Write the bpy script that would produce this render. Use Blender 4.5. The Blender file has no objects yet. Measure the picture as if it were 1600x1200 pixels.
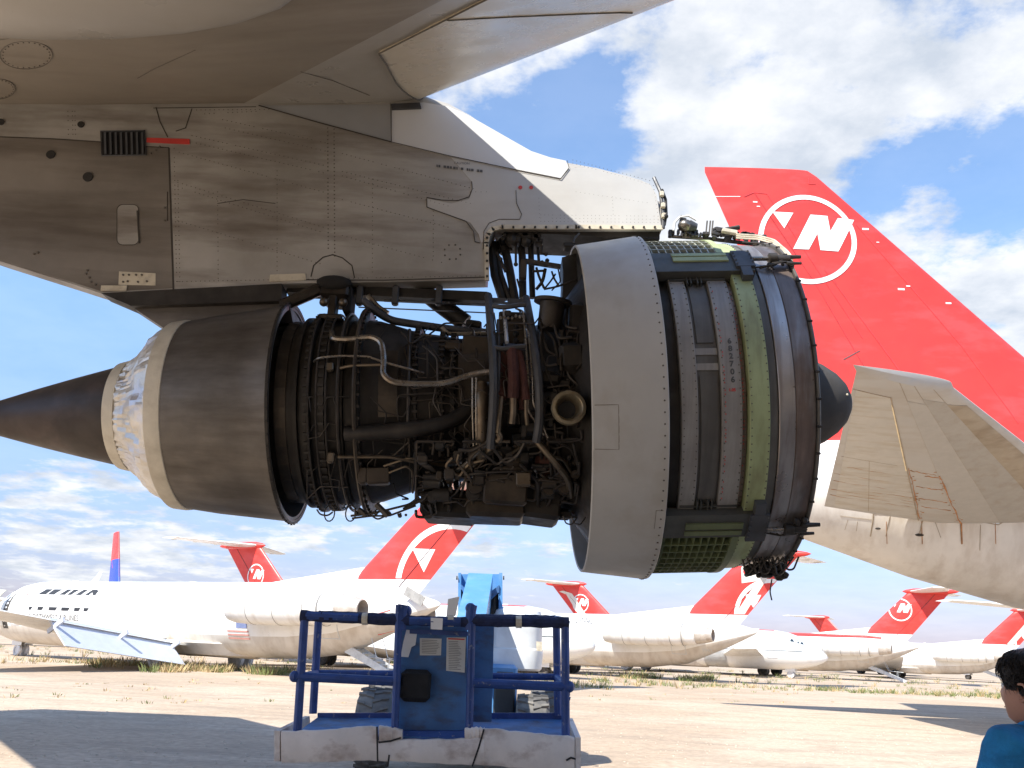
import bpy, bmesh, math, random
from mathutils import Vector, Matrix, Euler
random.seed(7)
sc = bpy.context.scene
R = math.radians
# ------------------------------------------------------------------ camera
F = 1400.0; CAMZ = 1.7
PITCH = math.atan(410/1400.0); ROLL = R(2.5)
cam_d = bpy.data.cameras.new('camera'); cam = bpy.data.objects.new('camera', cam_d)
sc.collection.objects.link(cam); sc.camera = cam
cam_d.sensor_width = 36; cam_d.lens = 36*F/1600; cam_d.clip_start = .1; cam_d.clip_end = 60000
CR = Matrix.Rotation(R(90)+PITCH, 3, 'X') @ Matrix.Rotation(ROLL, 3, 'Z')
cam.matrix_world = Matrix.Translation((0, 0, CAMZ)) @ CR.to_4x4()
cam.location = (0, 0, CAMZ); cam.rotation_euler = CR.to_euler()
def ray(px, py): return (CR @ Vector(((px-800)/F, -(py-600)/F, -1))).normalized()
def W(px, py, Y):
    d = ray(px, py); return Vector((d.x*Y/d.y, Y, CAMZ+d.z*Y/d.y))
def WZ(px, py, z=0):
    d = ray(px, py); t = (z-CAMZ)/d.z; return Vector((d.x*t, d.y*t, z))
# ------------------------------------------------------------------ light
LX, LY = .575, .64                       # light travel per metre of drop
sun_el = math.atan(1/math.hypot(LX, LY))
sd = bpy.data.lights.new('sun', 'SUN'); sd.energy = 5.0; sd.angle = R(.53); sd.color = (1, .95, .86)
sun = bpy.data.objects.new('sun', sd); sc.collection.objects.link(sun)
sun.location = (-30, -30, 60)
sun.rotation_euler = Vector((LX, LY, -1)).to_track_quat('-Z', 'Y').to_euler()
vs = sc.view_settings; vs.view_transform = 'Standard'; vs.look = 'None'; vs.gamma = 1; vs.exposure = 0.74
wd = bpy.data.worlds.new('World'); sc.world = wd; wd.use_nodes = True
nt = wd.node_tree; nt.nodes.clear()
def N(t, **k):
    n = nt.nodes.new(t)
    for a, b in k.items(): setattr(n, a, b)
    return n
wo = N('ShaderNodeOutputWorld'); bg = N('ShaderNodeBackground'); bg.inputs[1].default_value = .1
sky = N('ShaderNodeTexSky', sky_type='NISHITA', sun_disc=False, sun_elevation=sun_el,
        sun_rotation=math.atan2(-LX, -LY), air_density=1.5, dust_density=.5, ozone_density=1.6, altitude=600)
tc = N('ShaderNodeTexCoord')
sep = N('ShaderNodeSeparateXYZ'); nt.links.new(tc.outputs['Generated'], sep.inputs[0])
def mth(op, a, b=None, c=None, clamp=False):
    n = N('ShaderNodeMath', operation=op, use_clamp=clamp)
    for i, v in enumerate((a, b, c)):
        if v is None: continue
        if isinstance(v, (int, float)): n.inputs[i].default_value = v
        else: nt.links.new(v, n.inputs[i])
    return n.outputs[0]
zz = mth('ADD', mth('MAXIMUM', sep.outputs[2], 0.0), .16)
cx = mth('DIVIDE', sep.outputs[0], zz); cy = mth('DIVIDE', sep.outputs[1], zz)
cmb = N('ShaderNodeCombineXYZ'); nt.links.new(cx, cmb.inputs[0]); nt.links.new(cy, cmb.inputs[1])
def noise(scale, detail, rough, vec, off=(0, 0, 0)):
    mp = N('ShaderNodeMapping'); mp.inputs[1].default_value = off; nt.links.new(vec, mp.inputs[0])
    n = N('ShaderNodeTexNoise'); n.inputs['Scale'].default_value = scale
    n.inputs['Detail'].default_value = detail; n.inputs['Roughness'].default_value = rough
    nt.links.new(mp.outputs[0], n.inputs['Vector']); return n.outputs['Fac']
n1 = noise(2.3, 11, .58, cmb.outputs[0], (3.1, 1.7, 0))
n2 = noise(8.0, 8, .62, cmb.outputs[0], (1, 7, 2))
# real cloud banks: (pixel direction, radius, weight)
blobs = [((1250, 60), .24, .15), ((1000, 260), .13, .14), ((1480, 160), .16, .14), ((1120, 290), .13, .16), ((880, 110), .10, .04),
         ((700, 40), .2, .15), ((1560, 470), .17, .34), ((1450, 380), .09, .18), ((1230, 200), .15, .16),
         ((885, 205), .09, -.42), ((960, 215), .05, -.15), ((1420, 330), .09, -.30), ((1600, 290), .10, -.36), ((1560, 110), .12, .18), ((1240, 330), .06, -.14), ((960, 100), .04, -.10), ((1150, 130), .04, -.10), ((1330, 40), .05, -.08),
         ((80, 540), .26, -.30), ((40, 850), .13, .26), ((280, 850), .12, .22), ((480, 880), .12, .14), ((150, 760), .10, .05),
         ((1450, 900), .24, -.22), ((820, 850), .10, .12), ((1080, 915), .04, .14), ((640, 790), .1, .14), ((0, 700), .12, .10),
         ((620, 560), .2, -.12), ((1000, 940), .1, -.08)]
cov = None
for (p, rad, w) in blobs:
    d = ray(*p)
    vd = N('ShaderNodeVectorMath', operation='DISTANCE'); nt.links.new(tc.outputs['Generated'], vd.inputs[0])
    vd.inputs[1].default_value = d
    q = mth('DIVIDE', vd.outputs['Value'], rad); q = mth('MULTIPLY', q, q); q = mth('MULTIPLY', q, -1.0)
    g = mth('MULTIPLY', mth('EXPONENT', q), w)
    cov = g if cov is None else mth('ADD', cov, g)
dens = mth('ADD', mth('ADD', n1, cov), mth('MULTIPLY', mth('SUBTRACT', n2, .5), .72))
mr = N('ShaderNodeMapRange', interpolation_type='SMOOTHSTEP'); nt.links.new(dens, mr.inputs[0])
mr.inputs[1].default_value = .56; mr.inputs[2].default_value = .80
hz = N('ShaderNodeMapRange'); nt.links.new(sep.outputs[2], hz.inputs[0])     # low air is whiter
hz.inputs[1].default_value = 0.0; hz.inputs[2].default_value = .16; hz.inputs[3].default_value = .16; hz.inputs[4].default_value = .13
fac = mth('MAXIMUM', mth('MULTIPLY', mr.outputs[0], .96), hz.outputs[0])
n3 = noise(5.0, 8, .6, cmb.outputs[0], (9, 4, 1))
cr = N('ShaderNodeMapRange'); nt.links.new(n3, cr.inputs[0]); cr.inputs[1].default_value = .35; cr.inputs[2].default_value = .62
cm = N('ShaderNodeMix', data_type='RGBA'); nt.links.new(cr.outputs[0], cm.inputs[0])
cm.inputs[6].default_value = (4.0, 4.4, 5.0, 1); cm.inputs[7].default_value = (6.3, 6.4, 6.6, 1)
mx = N('ShaderNodeMix', data_type='RGBA'); nt.links.new(fac, mx.inputs[0])
gain = N('ShaderNodeMix', data_type='RGBA', blend_type='MULTIPLY'); gain.inputs[0].default_value = 1; gain.inputs[7].default_value = (.95, 1.14, 1.40, 1)
lo_ = N('ShaderNodeMapRange'); nt.links.new(sep.outputs[2], lo_.inputs[0]); lo_.inputs[1].default_value = 0; lo_.inputs[2].default_value = .34; lo_.inputs[3].default_value = .50; lo_.inputs[4].default_value = 1
g2 = N('ShaderNodeCombineColor'); nt.links.new(mth('MULTIPLY', lo_.outputs[0], .98), g2.inputs[0]); nt.links.new(mth('SUBTRACT', mth('MULTIPLY', lo_.outputs[0], 1.40), .19), g2.inputs[1]); nt.links.new(mth('ADD', mth('MULTIPLY', lo_.outputs[0], .92), .56), g2.inputs[2]); nt.links.new(g2.outputs[0], gain.inputs[7])
nt.links.new(sky.outputs[0], gain.inputs[6]); nt.links.new(gain.outputs[2], mx.inputs[6]); nt.links.new(cm.outputs[2], mx.inputs[7])
nt.links.new(mx.outputs[2], bg.inputs[0]); nt.links.new(bg.outputs[0], wo.inputs[0])
# ------------------------------------------------------------------ materials
MATS = {}
def M(name, col, rough=.5, metal=0., var=.18, scale=2.5, dirt=None, damt=.0, dmap=(1, 1, 1), dscale=3., dth=(.48, .68),
      bump=0., bscale=30., col2=None, c2th=(.45, .55), c2scale=1., c2map=(1, 1, 1), coat=0., spec=.5):
    if name in MATS: return MATS[name]
    m = bpy.data.materials.new(name); m.use_nodes = True; t = m.node_tree; b = t.nodes['Principled BSDF']
    L = t.links.new
    co = t.nodes.new('ShaderNodeTexCoord')
    def nz(s, mp=(1, 1, 1), det=6, off=0):
        q = t.nodes.new('ShaderNodeMapping'); q.inputs[3].default_value = mp; q.inputs[1].default_value = (off, off*.7, off*.3)
        L(co.outputs['Object'], q.inputs[0]); n = t.nodes.new('ShaderNodeTexNoise'); n.inputs['Scale'].default_value = s
        n.inputs['Detail'].default_value = det; n.inputs['Roughness'].default_value = .6; L(q.outputs[0], n.inputs['Vector']); return n.outputs['Fac']
    def mr_(x, a, b_, c, d):
        n = t.nodes.new('ShaderNodeMapRange'); L(x, n.inputs[0])
        for i, v in enumerate((a, b_, c, d)): n.inputs[i+1].default_value = v
        return n.outputs[0]
    def mix(f, a, b_, bt='MIX'):
        n = t.nodes.new('ShaderNodeMix'); n.data_type = 'RGBA'; n.blend_type = bt
        for i, v in ((0, f), (6, a), (7, b_)):
            if isinstance(v, (int, float)): n.inputs[i].default_value = v
            elif isinstance(v, tuple): n.inputs[i].default_value = (*v[:3], 1)
            else: L(v, n.inputs[i])
        return n.outputs[2]
    c = tuple(col)
    if col2: c = mix(mr_(nz(c2scale, c2map, 5, 3.3), c2th[0], c2th[1], 0, 1), c, tuple(col2))
    v = mr_(nz(scale), .3, .7, 1-var, 1+var)
    cb = t.nodes.new('ShaderNodeCombineColor')
    for i in range(3): L(v, cb.inputs[i])
    c = mix(1.0, c, cb.outputs[0], 'MULTIPLY')
    if dirt: c = mix(mr_(nz(dscale, dmap, 8, 11), dth[0], dth[1], 0, damt), c, tuple(dirt))
    L(c, b.inputs['Base Color'])
    L(mr_(nz(scale*2.3, (1, 1, 1), 5, 5), .3, .7, max(.02, rough-.1), min(1, rough+.12)), b.inputs['Roughness'])
    b.inputs['Metallic'].default_value = metal; b.inputs['Specular IOR Level'].default_value = spec
    if coat: b.inputs['Coat Weight'].default_value = coat
    if bump:
        bn = t.nodes.new('ShaderNodeBump'); bn.inputs['Strength'].default_value = bump; bn.inputs['Distance'].default_value = .02
        L(nz(bscale), bn.inputs['Height']); L(bn.outputs[0], b.inputs['Normal'])
    MATS[name] = m; return m
# ------------------------------------------------------------------ mesh builder
class MB:
    def __init__(s, T=None): s.v = []; s.f = []; s.mi = []; s.T = T; s.m = 0; s.mats = []
    def mat(s, m):
        if m not in s.mats: s.mats.append(m)
        s.m = s.mats.index(m); return s
    def add(s, vs, fs):
        o = len(s.v)
        for p in vs:
            p = Vector(p); s.v.append(s.T @ p if s.T is not None else p)
        for f in fs: s.f.append([i+o for i in f]); s.mi.append(s.m)
        return s
    def box(s, c, d, rot=None, taper=1.):
        c = Vector(c); hx, hy, hz = d[0]/2, d[1]/2, d[2]/2
        P = [Vector((x*hx*(taper if z > 0 else 1), y*hy*(taper if z > 0 else 1), z*hz)) for z in (-1, 1) for y in (-1, 1) for x in (-1, 1)]
        if rot is not None:
            if not hasattr(rot, 'to_4x4'): rot = Euler(rot).to_matrix()
            P = [rot @ p for p in P]
        return s.add([c+p for p in P], [(0, 2, 3, 1), (4, 5, 7, 6), (0, 1, 5, 4), (2, 6, 7, 3), (0, 4, 6, 2), (1, 3, 7, 5)])
    def bbox(s, c, d, b=.01, rot=None):       # box with chamfered vertical + top edges
        c = Vector(c); hx, hy, hz = d[0]/2, d[1]/2, d[2]/2; b = min(b, hx*.9, hy*.9, hz*.9)
        rings = []
        for (z, k) in ((-hz, b), (-hz+b, 0), (hz-b, 0), (hz, b)):
            x, y = hx-k, hy-k
            rings.append([(x-b*.6, -y), (x, -y+b*.6), (x, y-b*.6), (x-b*.6, y), (-x+b*.6, y), (-x, y-b*.6), (-x, -y+b*.6), (-x+b*.6, -y)])
            rings[-1] = [Vector((p[0], p[1], z)) for p in rings[-1]]
        if rot is not None:
            if not hasattr(rot, 'to_4x4'): rot = Euler(rot).to_matrix()
            rings = [[rot @ p for p in r] for r in rings]
        vs = [c+p for r in rings for p in r]; n = 8
        fs = [tuple(reversed(range(n))), tuple(range(3*n, 4*n))]
        for k in range(3):
            for i in range(n): fs.append((k*n+i, k*n+(i+1) % n, (k+1)*n+(i+1) % n, (k+1)*n+i))
        return s.add(vs, fs)
    def tube(s, pts, r, n=8, closed=False, caps=True):
        pts = [Vector(p) for p in pts]; m = len(pts)
        if m < 2: return s
        rr = r if isinstance(r, (list, tuple)) else [r]*m
        T = []
        for i in range(m):
            a = pts[i-1] if (i or closed) else pts[0]; b = pts[(i+1) % m] if (i < m-1 or closed) else pts[-1]
            d = b-a; T.append(d.normalized() if d.length > 1e-9 else Vector((1, 0, 0)))
        u = T[0].orthogonal().normalized(); vs = []
        for i in range(m):
            u = (u - T[i]*u.dot(T[i])); u = u.normalized() if u.length > 1e-6 else T[i].orthogonal().normalized()
            w = T[i].cross(u)
            for k in range(n):
                a = 2*math.pi*k/n; vs.append(pts[i]+(u*math.cos(a)+w*math.sin(a))*rr[i])
        fs = []
        for i in range(m if closed else m-1):
            j = (i+1) % m
            for k in range(n): fs.append((i*n+k, i*n+(k+1) % n, j*n+(k+1) % n, j*n+k))
        if caps and not closed: fs += [tuple(reversed(range(n))), tuple(range((m-1)*n, m*n))]
        return s.add(vs, fs)
    def pipe(s, pts, r, n=8, bend=None):
        """tube with rounded corners"""
        pts = [Vector(p) for p in pts]; bend = bend or r*3.5; out = [pts[0]]
        for i in range(1, len(pts)-1):
            a, b, c = pts[i-1], pts[i], pts[i+1]
            k = min(bend, (a-b).length*.45, (c-b).length*.45)
            p = b+(a-b).normalized()*k; q = b+(c-b).normalized()*k
            for t in (0, .25, .5, .75, 1): out.append(p*(1-t)**2+b*2*t*(1-t)+q*t*t)
        out.append(pts[-1]); return s.tube(out, r, n)
    def lathe(s, prof, a0=0., a1=360., n=64, axis='x', c=(0, 0, 0), closed_prof=False):
        """prof: (x, r); angle 0 faces the viewer (-y), +90 is up"""
        full = abs(a1-a0) > 359.9; k = n if full else n+1; vs = []; c = Vector(c)
        for i in range(k):
            a = R(a0+(a1-a0)*i/n); ca, sa = math.cos(a), math.sin(a)
            for (x, r) in prof:
                if axis == 'x': p = (x, -r*ca, r*sa)
                elif axis == 'z': p = (r*sa, -r*ca, x)
                else: p = (r*ca, x, r*sa)
                vs.append(c+Vector(p))
        m = len(prof); fs = []
        for i in range(n):
            j = (i+1) % k
            for q in range(m if closed_prof else m-1):
                q2 = (q+1) % m; fs.append((i*m+q, j*m+q, j*m+q2, i*m+q2))
        if closed_prof and not full: fs += [tuple(range(m)), tuple(reversed(range(n*m, n*m+m)))]
        return s.add(vs, fs)
    def prism(s, poly, d):
        """poly: list of 3-D points, d: extrusion vector"""
        poly = [Vector(p) for p in poly]; d = Vector(d); n = len(poly)
        fs = [tuple(range(n)), tuple(reversed(range(n, 2*n)))]
        for i in range(n): fs.append((i, (i+n), (i+1) % n+n, (i+1) % n))
        return s.add(poly+[p+d for p in poly], fs)
    def loft(s, rings, cap=True, closed=True):
        n = len(rings[0]); vs = [p for r in rings for p in r]; fs = []
        for k in range(len(rings)-1):
            for i in range(n if closed else n-1): fs.append((k*n+i, k*n+(i+1) % n, (k+1)*n+(i+1) % n, (k+1)*n+i))
        if cap and closed: fs += [tuple(reversed(range(n))), tuple(range((len(rings)-1)*n, len(rings)*n))]
        return s.add(vs, fs)
    def ball(s, c, r, n=10, sc_=(1, 1, 1)):
        c = Vector(c); rings = []
        for i in range(1, n):
            a = math.pi*i/n
            rings.append([c+Vector((r*math.sin(a)*math.cos(2*math.pi*k/n)*sc_[0], r*math.sin(a)*math.sin(2*math.pi*k/n)*sc_[1], -r*math.cos(a)*sc_[2])) for k in range(n)])
        return s.loft(rings)
    def build(s, name, mat=None, parent=None, smooth=35, base=None, fixn=True):
        me = bpy.data.meshes.new(name); me.from_pydata([tuple(v) for v in s.v], [], s.f)
        mats = s.mats or [mat]
        for m in mats: me.materials.append(m)
        if s.mats: me.polygons.foreach_set('material_index', s.mi)
        if fixn:
            bm = bmesh.new(); bm.from_mesh(me); bmesh.ops.recalc_face_normals(bm, faces=bm.faces); bm.to_mesh(me); bm.free()
        if smooth:
            me.polygons.foreach_set('use_smooth', [True]*len(me.polygons)); me.set_sharp_from_angle(angle=R(smooth))
        me.update()
        o = bpy.data.objects.new(name, me); sc.collection.objects.link(o)
        if parent is not None:
            o.parent = parent
            if base is not None: o.location = -Vector(base)
        return o
def thing(name, label, cat, loc=(0, 0, 0), rotz=0., group=None):
    o = bpy.data.objects.new(name, None); sc.collection.objects.link(o); o.location = loc; o.rotation_euler = (0, 0, rotz)
    o.empty_display_size = .3
    return tag(o, label, cat, group)
def tag(o, label, cat, group=None):
    o['label'] = label; o['category'] = cat
    if group: o['group'] = group
    return o
def airfoil(c, t, n=10, camber=0.):
    """closed loop (u along chord 0=LE..c, w thickness)"""
    up, lo = [], []
    for i in range(n+1):
        u = (1-math.cos(math.pi*i/n))/2
        y = 5*t*(.2969*math.sqrt(u)-.126*u-.3516*u*u+.2843*u**3-.1036*u**4)
        cb = camber*4*u*(1-u)
        up.append((u*c, (y+cb)*c)); lo.append((u*c, (-y+cb)*c))
    return up+lo[-2:0:-1]
def foil_th(u, t): return 5*t*(.2969*math.sqrt(max(u, 0))-.126*u-.3516*u*u+.2843*u**3-.1036*u**4)
def text_mesh(body, size, shear=0., bold=0.):
    cu = bpy.data.curves.new('t', 'FONT'); cu.body = body; cu.size = size; cu.shear = shear; cu.offset = bold; cu.resolution_u = 3
    ob = bpy.data.objects.new('t', cu); sc.collection.objects.link(ob)
    dg = bpy.context.evaluated_depsgraph_get(); me = bpy.data.meshes.new_from_object(ob.evaluated_get(dg))
    vs = [v.co.copy() for v in me.vertices]; fs = [tuple(p.vertices) for p in me.polygons]
    bpy.data.objects.remove(ob); bpy.data.meshes.remove(me); return vs, fs

def absorb(parent, mb, mat=None):
    """add surface pattern (bolts, seams, stencils) to its part's own mesh"""
    me = parent.data; bm = bmesh.new(); bm.from_mesh(me); base = len(me.materials); mats = mb.mats or [mat]; idx = []
    for m in mats:
        k = next((i for i, q in enumerate(me.materials) if q == m), -1)
        if k < 0: me.materials.append(m); k = len(me.materials)-1
        idx.append(k)
    vs = [bm.verts.new(v) for v in mb.v]; bm.verts.index_update()
    for f, mi in zip(mb.f, mb.mi if mb.mats else [0]*len(mb.f)):
        try: q = bm.faces.new([vs[i] for i in f])
        except ValueError: continue
        q.material_index = idx[mi]; q.smooth = False
    bm.to_mesh(me); bm.free(); me.update(); return parent
# ------------------------------------------------------------------ palette
sand = M('sand', (.43, .335, .245), .95, var=.20, scale=7, dirt=(.29, .235, .18), damt=.65, dmap=(.45, 1, 1), dscale=1.6, dth=(.45, .7), bump=.7, bscale=16, col2=(.49, .395, .30), c2scale=.12, spec=.15)
white = M('aircraft_white', (.80, .80, .78), .32, var=.04, scale=.8, dirt=(.45, .38, .28), damt=.35, dmap=(1, 1, .5), dscale=.9, dth=(.55, .8))
whitefar = M('weathered_white_paint', (.74, .73, .70), .4, var=.05, scale=.5, dirt=(.50, .42, .31), damt=.35, dmap=(.5, .5, 1.5), dscale=.6, dth=(.5, .8))
belly = M('dirty_belly_paint', (.64, .60, .54), .5, var=.1, scale=.7, dirt=(.38, .31, .24), damt=.65, dmap=(1.6, 1, .25), dscale=1.2, dth=(.45, .75))
red = M('tail_red', (.68, .045, .036), .38, var=.08, scale=.6, dirt=(.74, .09, .09), damt=.45, dscale=.9, dmap=(.6, 1, 1.6), dth=(.5, .66))
decal = M('decal_white', (.82, .82, .80), .4, var=.04)
black = M('black_paint', (.02, .02, .022), .5)
rubber = M('tyre_rubber', (.055, .052, .05), .85, var=.3, scale=6, dirt=(.22, .19, .15), damt=.6, dscale=5, bump=.3)
glass = M('cockpit_glass', (.03, .045, .06), .08, var=.05)
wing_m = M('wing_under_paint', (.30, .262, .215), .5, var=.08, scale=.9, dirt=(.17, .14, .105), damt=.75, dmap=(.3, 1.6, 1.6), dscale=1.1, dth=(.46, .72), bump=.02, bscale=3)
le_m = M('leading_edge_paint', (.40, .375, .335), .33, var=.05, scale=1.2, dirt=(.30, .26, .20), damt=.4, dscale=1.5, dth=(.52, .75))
kr_m = M('krueger_panel_paint', (.62, .55, .43), .28, var=.05, scale=1.2, dirt=(.50, .42, .30), damt=.5, dscale=1.0, dth=(.5, .75))
py_m = M('pylon_paint', (.44, .42, .385), .52, var=.14, scale=1.3, dirt=(.13, .10, .075), damt=.85, dmap=(.35, 1, 2.2), dscale=1.7, dth=(.46, .70), col2=(.34, .32, .285), c2scale=.9, c2th=(.42, .6))
py_d = M('sooty_pylon_paint', (.24, .215, .185), .6, var=.18, scale=1.5, dirt=(.10, .08, .06), damt=.8, dmap=(.3, 1, 2.4), dscale=1.6, dth=(.42, .68))
py_w = M('fairing_white', (.66, .66, .65), .4, var=.03, scale=1.5, dirt=(.64, .62, .58), damt=.5, dmap=(.5, 1, 1.5), dscale=2, dth=(.52, .75))
py_b = M('fairing_grey', (.33, .335, .34), .45, var=.05, dirt=(.36, .34, .31), damt=.5)
plate = M('bare_plate', (.66, .60, .47), .45, var=.1, scale=8, dirt=(.25, .2, .14), damt=.5, dscale=9)
seam = M('dark_seam_gap', (.06, .052, .044), .8); wseam_m = M('wing_seam', (.13, .115, .095), .8)  # dark joint colours for the pylon and wing seams
rivet = M('rivet_head', (.12, .105, .085), .6)
soot = M('sooty_steel', (.045, .040, .035), .55, .35, var=.35, scale=5, dirt=(.03, .025, .02), damt=.8, dscale=4)
casing = M('engine_casing', (.044, .038, .032), .5, .4, var=.4, scale=4, dirt=(.016, .014, .012), damt=.8, dmap=(2.5, 1, .6), dscale=2.6, dth=(.4, .65), bump=.12, bscale=12)
casing2 = M('heat_stained_casing', (.075, .06, .045), .45, .5, var=.3, scale=5, dirt=(.025, .02, .016), damt=.8, dscale=3)
pipem = M('steel_pipe', (.33, .30, .26), .3, .85, var=.25, scale=12, dirt=(.16, .11, .07), damt=.7, dscale=8)
piped = M('dark_pipe', (.075, .066, .058), .45, .6, var=.3, scale=8, dirt=(.04, .03, .02), damt=.6, dscale=6)
brass = M('brassy_pipe', (.16, .13, .095), .35, .7, var=.3, scale=9, dirt=(.12, .08, .05), damt=.6, dscale=7)
hose = M('red_fire_sleeve', (.075, .024, .018), .8, var=.35, scale=9, dirt=(.05, .02, .015), damt=.6, dscale=7, bump=.3, bscale=60)
framem = M('blue_grey_frame', (.085, .088, .095), .5, .3, var=.25, scale=6, dirt=(.05, .045, .04), damt=.6)
nozzle = M('burnt_nozzle', (.175, .158, .14), .5, .45, var=.28, scale=2.2, dirt=(.075, .062, .05), damt=.75, dmap=(.25, 1.4, 1.8), dscale=3.2, dth=(.42, .66), bump=.05, bscale=5)
cone_m = M('exhaust_cone_metal', (.06, .05, .045), .5, .45, var=.3, scale=2, dirt=(.05, .035, .03), damt=.7, dmap=(.4, 1, 1), dscale=3, col2=(.088, .068, .06), c2scale=1.7)
tape = M('masking_tape', (.72, .66, .53), .55, var=.08, scale=9, dirt=(.5, .43, .32), damt=.4, dscale=7, bump=.15, bscale=14)
foil = M('foil_wrap', (.70, .67, .61), .36, .45, var=.12, scale=5, col2=(.66, .67, .72), c2scale=4, c2th=(.5, .6), bump=.5, bscale=9)
cowlm = M('cowl_paint', (.52, .51, .48), .5, var=.05, scale=2.5, dirt=(.38, .34, .28), damt=.75, dmap=(.8, 1, .5), dscale=2.4, dth=(.47, .72), bump=.04, bscale=5)
greyband = M('grey_fan_band', (.33, .32, .30), .45, .15, var=.16, scale=4, dirt=(.20, .18, .17), damt=.65, dmap=(6, 1, .35), dscale=2.2, dth=(.42, .66))
darkband = M('dark_fan_band', (.13, .125, .115), .5, .15, var=.2, scale=5, dirt=(.08, .075, .07), damt=.6, dmap=(6, 1, .4), dscale=2)
brownband = M('bronzed_inlet_case', (.26, .20, .17), .36, .6, var=.28, scale=2.5, dirt=(.09, .065, .055), damt=.6, dmap=(5, 1, .3), dscale=2.4, dth=(.42, .66), col2=(.33, .31, .30), c2scale=2.2, c2map=(3, .6, .8), c2th=(.48, .62))
silver = M('polished_inlet_band', (.42, .39, .37), .33, .7, var=.2, scale=3, dirt=(.20, .15, .13), damt=.7, dmap=(5, 1, .3), dscale=2.5, dth=(.44, .62))
green = M('zinc_green', (.37, .43, .22), .5, var=.13, scale=4, dirt=(.18, .17, .08), damt=.7, dmap=(3, 1, .6), dscale=3, dth=(.5, .72))
greend = M('dark_green', (.15, .18, .085), .55, var=.2, scale=4, dirt=(.06, .065, .04), damt=.6, dscale=3)  # darker green used on the lower beam and cascade
beamm = M('beam_grey', (.095, .095, .085), .5, .3, var=.2, scale=5, dirt=(.05, .05, .04), damt=.6)
cascm = M('cascade_alloy', (.52, .53, .46), .4, .5, var=.2, scale=5, dirt=(.15, .17, .08), damt=.5, dscale=4)
spinm = M('spinner_black', (.062, .058, .054), .8, spec=.15, var=.15, scale=3, dirt=(.09, .09, .1), damt=.4, dscale=3)
redmark = M('red_marking', (.62, .06, .05), .5)
stencil = M('stencil_ink', (.10, .10, .10), .6)
# ------------------------------------------------------------------ ground
g = MB(); S = 26000
g.add([(-S, -S, 0), (S, -S, 0), (S, S, 0), (-S, S, 0)], [(0, 1, 2, 3)])
o = g.build('ground', sand, smooth=0); o['kind'] = 'structure'
hm = M('haze_tinted_hill', (.17, .22, .30), .95, var=.1, scale=.001, spec=.1)  # blue-grey distance haze is put into the base colour
h = MB(); nn = 90; a0, a1 = 5, 60
for k in range(nn):
    pass
rings = []
for k in range(nn+1):
    a = R(a0+(a1-a0)*k/nn); D = 15000
    hh = 150+150*math.exp(-((math.degrees(a)-27.5)/3.2)**2)+60*math.sin(k*.9)*math.sin(k*.37+1)+35*math.sin(k*2.1)
    hh = max(hh, 30)
    rings.append([Vector(((D-2500)*math.sin(a), (D-2500)*math.cos(a), -5)), Vector(((D-900)*math.sin(a), (D-900)*math.cos(a), hh*.5)), Vector((D*math.sin(a), D*math.cos(a), hh)), Vector(((D+3000)*math.sin(a), (D+3000)*math.cos(a), -5))])
h.loft(rings, cap=False, closed=False)
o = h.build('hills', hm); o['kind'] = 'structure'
# ================================================================== own airliner
BASE = Vector((0, 6.68, 0))
plane = thing('jumbo_airliner', 'stored jumbo jet whose wing, pylon and stripped uncowled engine fill the upper picture', 'airliner', BASE)
def part(mb, name, mat=None, parent=None, **k): 
    return mb.build(name, mat, parent or plane, base=(BASE if parent is None else None), **k) if parent is None else mb.build(name, mat, parent, **k)
def sub(mb, name, mat, parent, **k):
    o = mb.build(name, mat, parent, **k); return o      # parent part keeps world-baked mesh at the same origin
YN, YF = 6.40, 6.96
PL = lambda px, py, dy=0.: W(px, py, YN-dy)
# ---- wing
P0 = W(658, 159, YN)
DZ = .20
d = ray(1070, 0)
Yr = (CAMZ-P0.z+DZ*YN)/(DZ-d.z/d.y); Xr = d.x/d.y*Yr
SL = (Xr-P0.x)/(YN-Yr)
def xle(Y): return P0.x+(YN-Y)*SL if Y < YN else P0.x-(Y-YN)*1.03
def zle(Y): return P0.z+DZ*(Y-YN)
def chord(Y): return 7.05+(YN-Y)*.62 if Y < YN else 7.05-(Y-YN)*.12
zj = [W(px, py, YN).z for px, py in ((0, 172), (385, 161), (658, 159))]
def spar(Y): return max(.9, 1.44+.25*(YN-Y))
def zlow(u, Y):
    c = chord(Y); s = max(0, min(.42, .13*(YN-Y)))
    base = zle(Y)+(zj[0]-zj[2])*min(1, u/3.3)*.8
    K = [(0, .07), (.03, .035), (.10, .012), (.25, 0), (.7, -.01-s*.25), (spar(Y), -s*1.0), (spar(Y)+.07, -s*1.04), (spar(Y)+1.3, -s*1.4), (.58*c, -s*1.2), (.8*c, .06-s*.4), (c, .28)]
    for (a, za), (b, zb) in zip(K, K[1:]):
        if u <= b: return base+za+(zb-za)*(u-a)/(b-a)
    return base+K[-1][1]
ULIST = [0, .03, .10, .18, .25, .45, .7, 1.0, 1.38, 1.45, 2.0, 2.6]
def wsec(Y):
    c = chord(Y); sp0 = spar(Y); us = ULIST[:8]+[sp0, sp0+.07, sp0+.6, sp0+1.3]+[.52*c, .58*c, .68*c, .8*c, .9*c, c]
    lo = [Vector((xle(Y)-u, Y, zlow(u, Y))) for u in us]
    up = []
    for u in reversed(us[1:-1]):
        t = .095*c*(foil_th(u/c, 1.)/.5)*min(1, .25+u/1.6)
        up.append(Vector((xle(Y)-u, Y, zle(Y)+.07+t*.98)))
    return lo+up
ys = [-11, -9, -7, -5, -3, -1, 0, 1, 2, 3, 3.6, 4.2, 4.8, 5.4, 5.9, YN, 6.7, 7.2, 8, 10, 12, 13.2, 14.2]
rings = [wsec(y) for y in ys]
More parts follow.
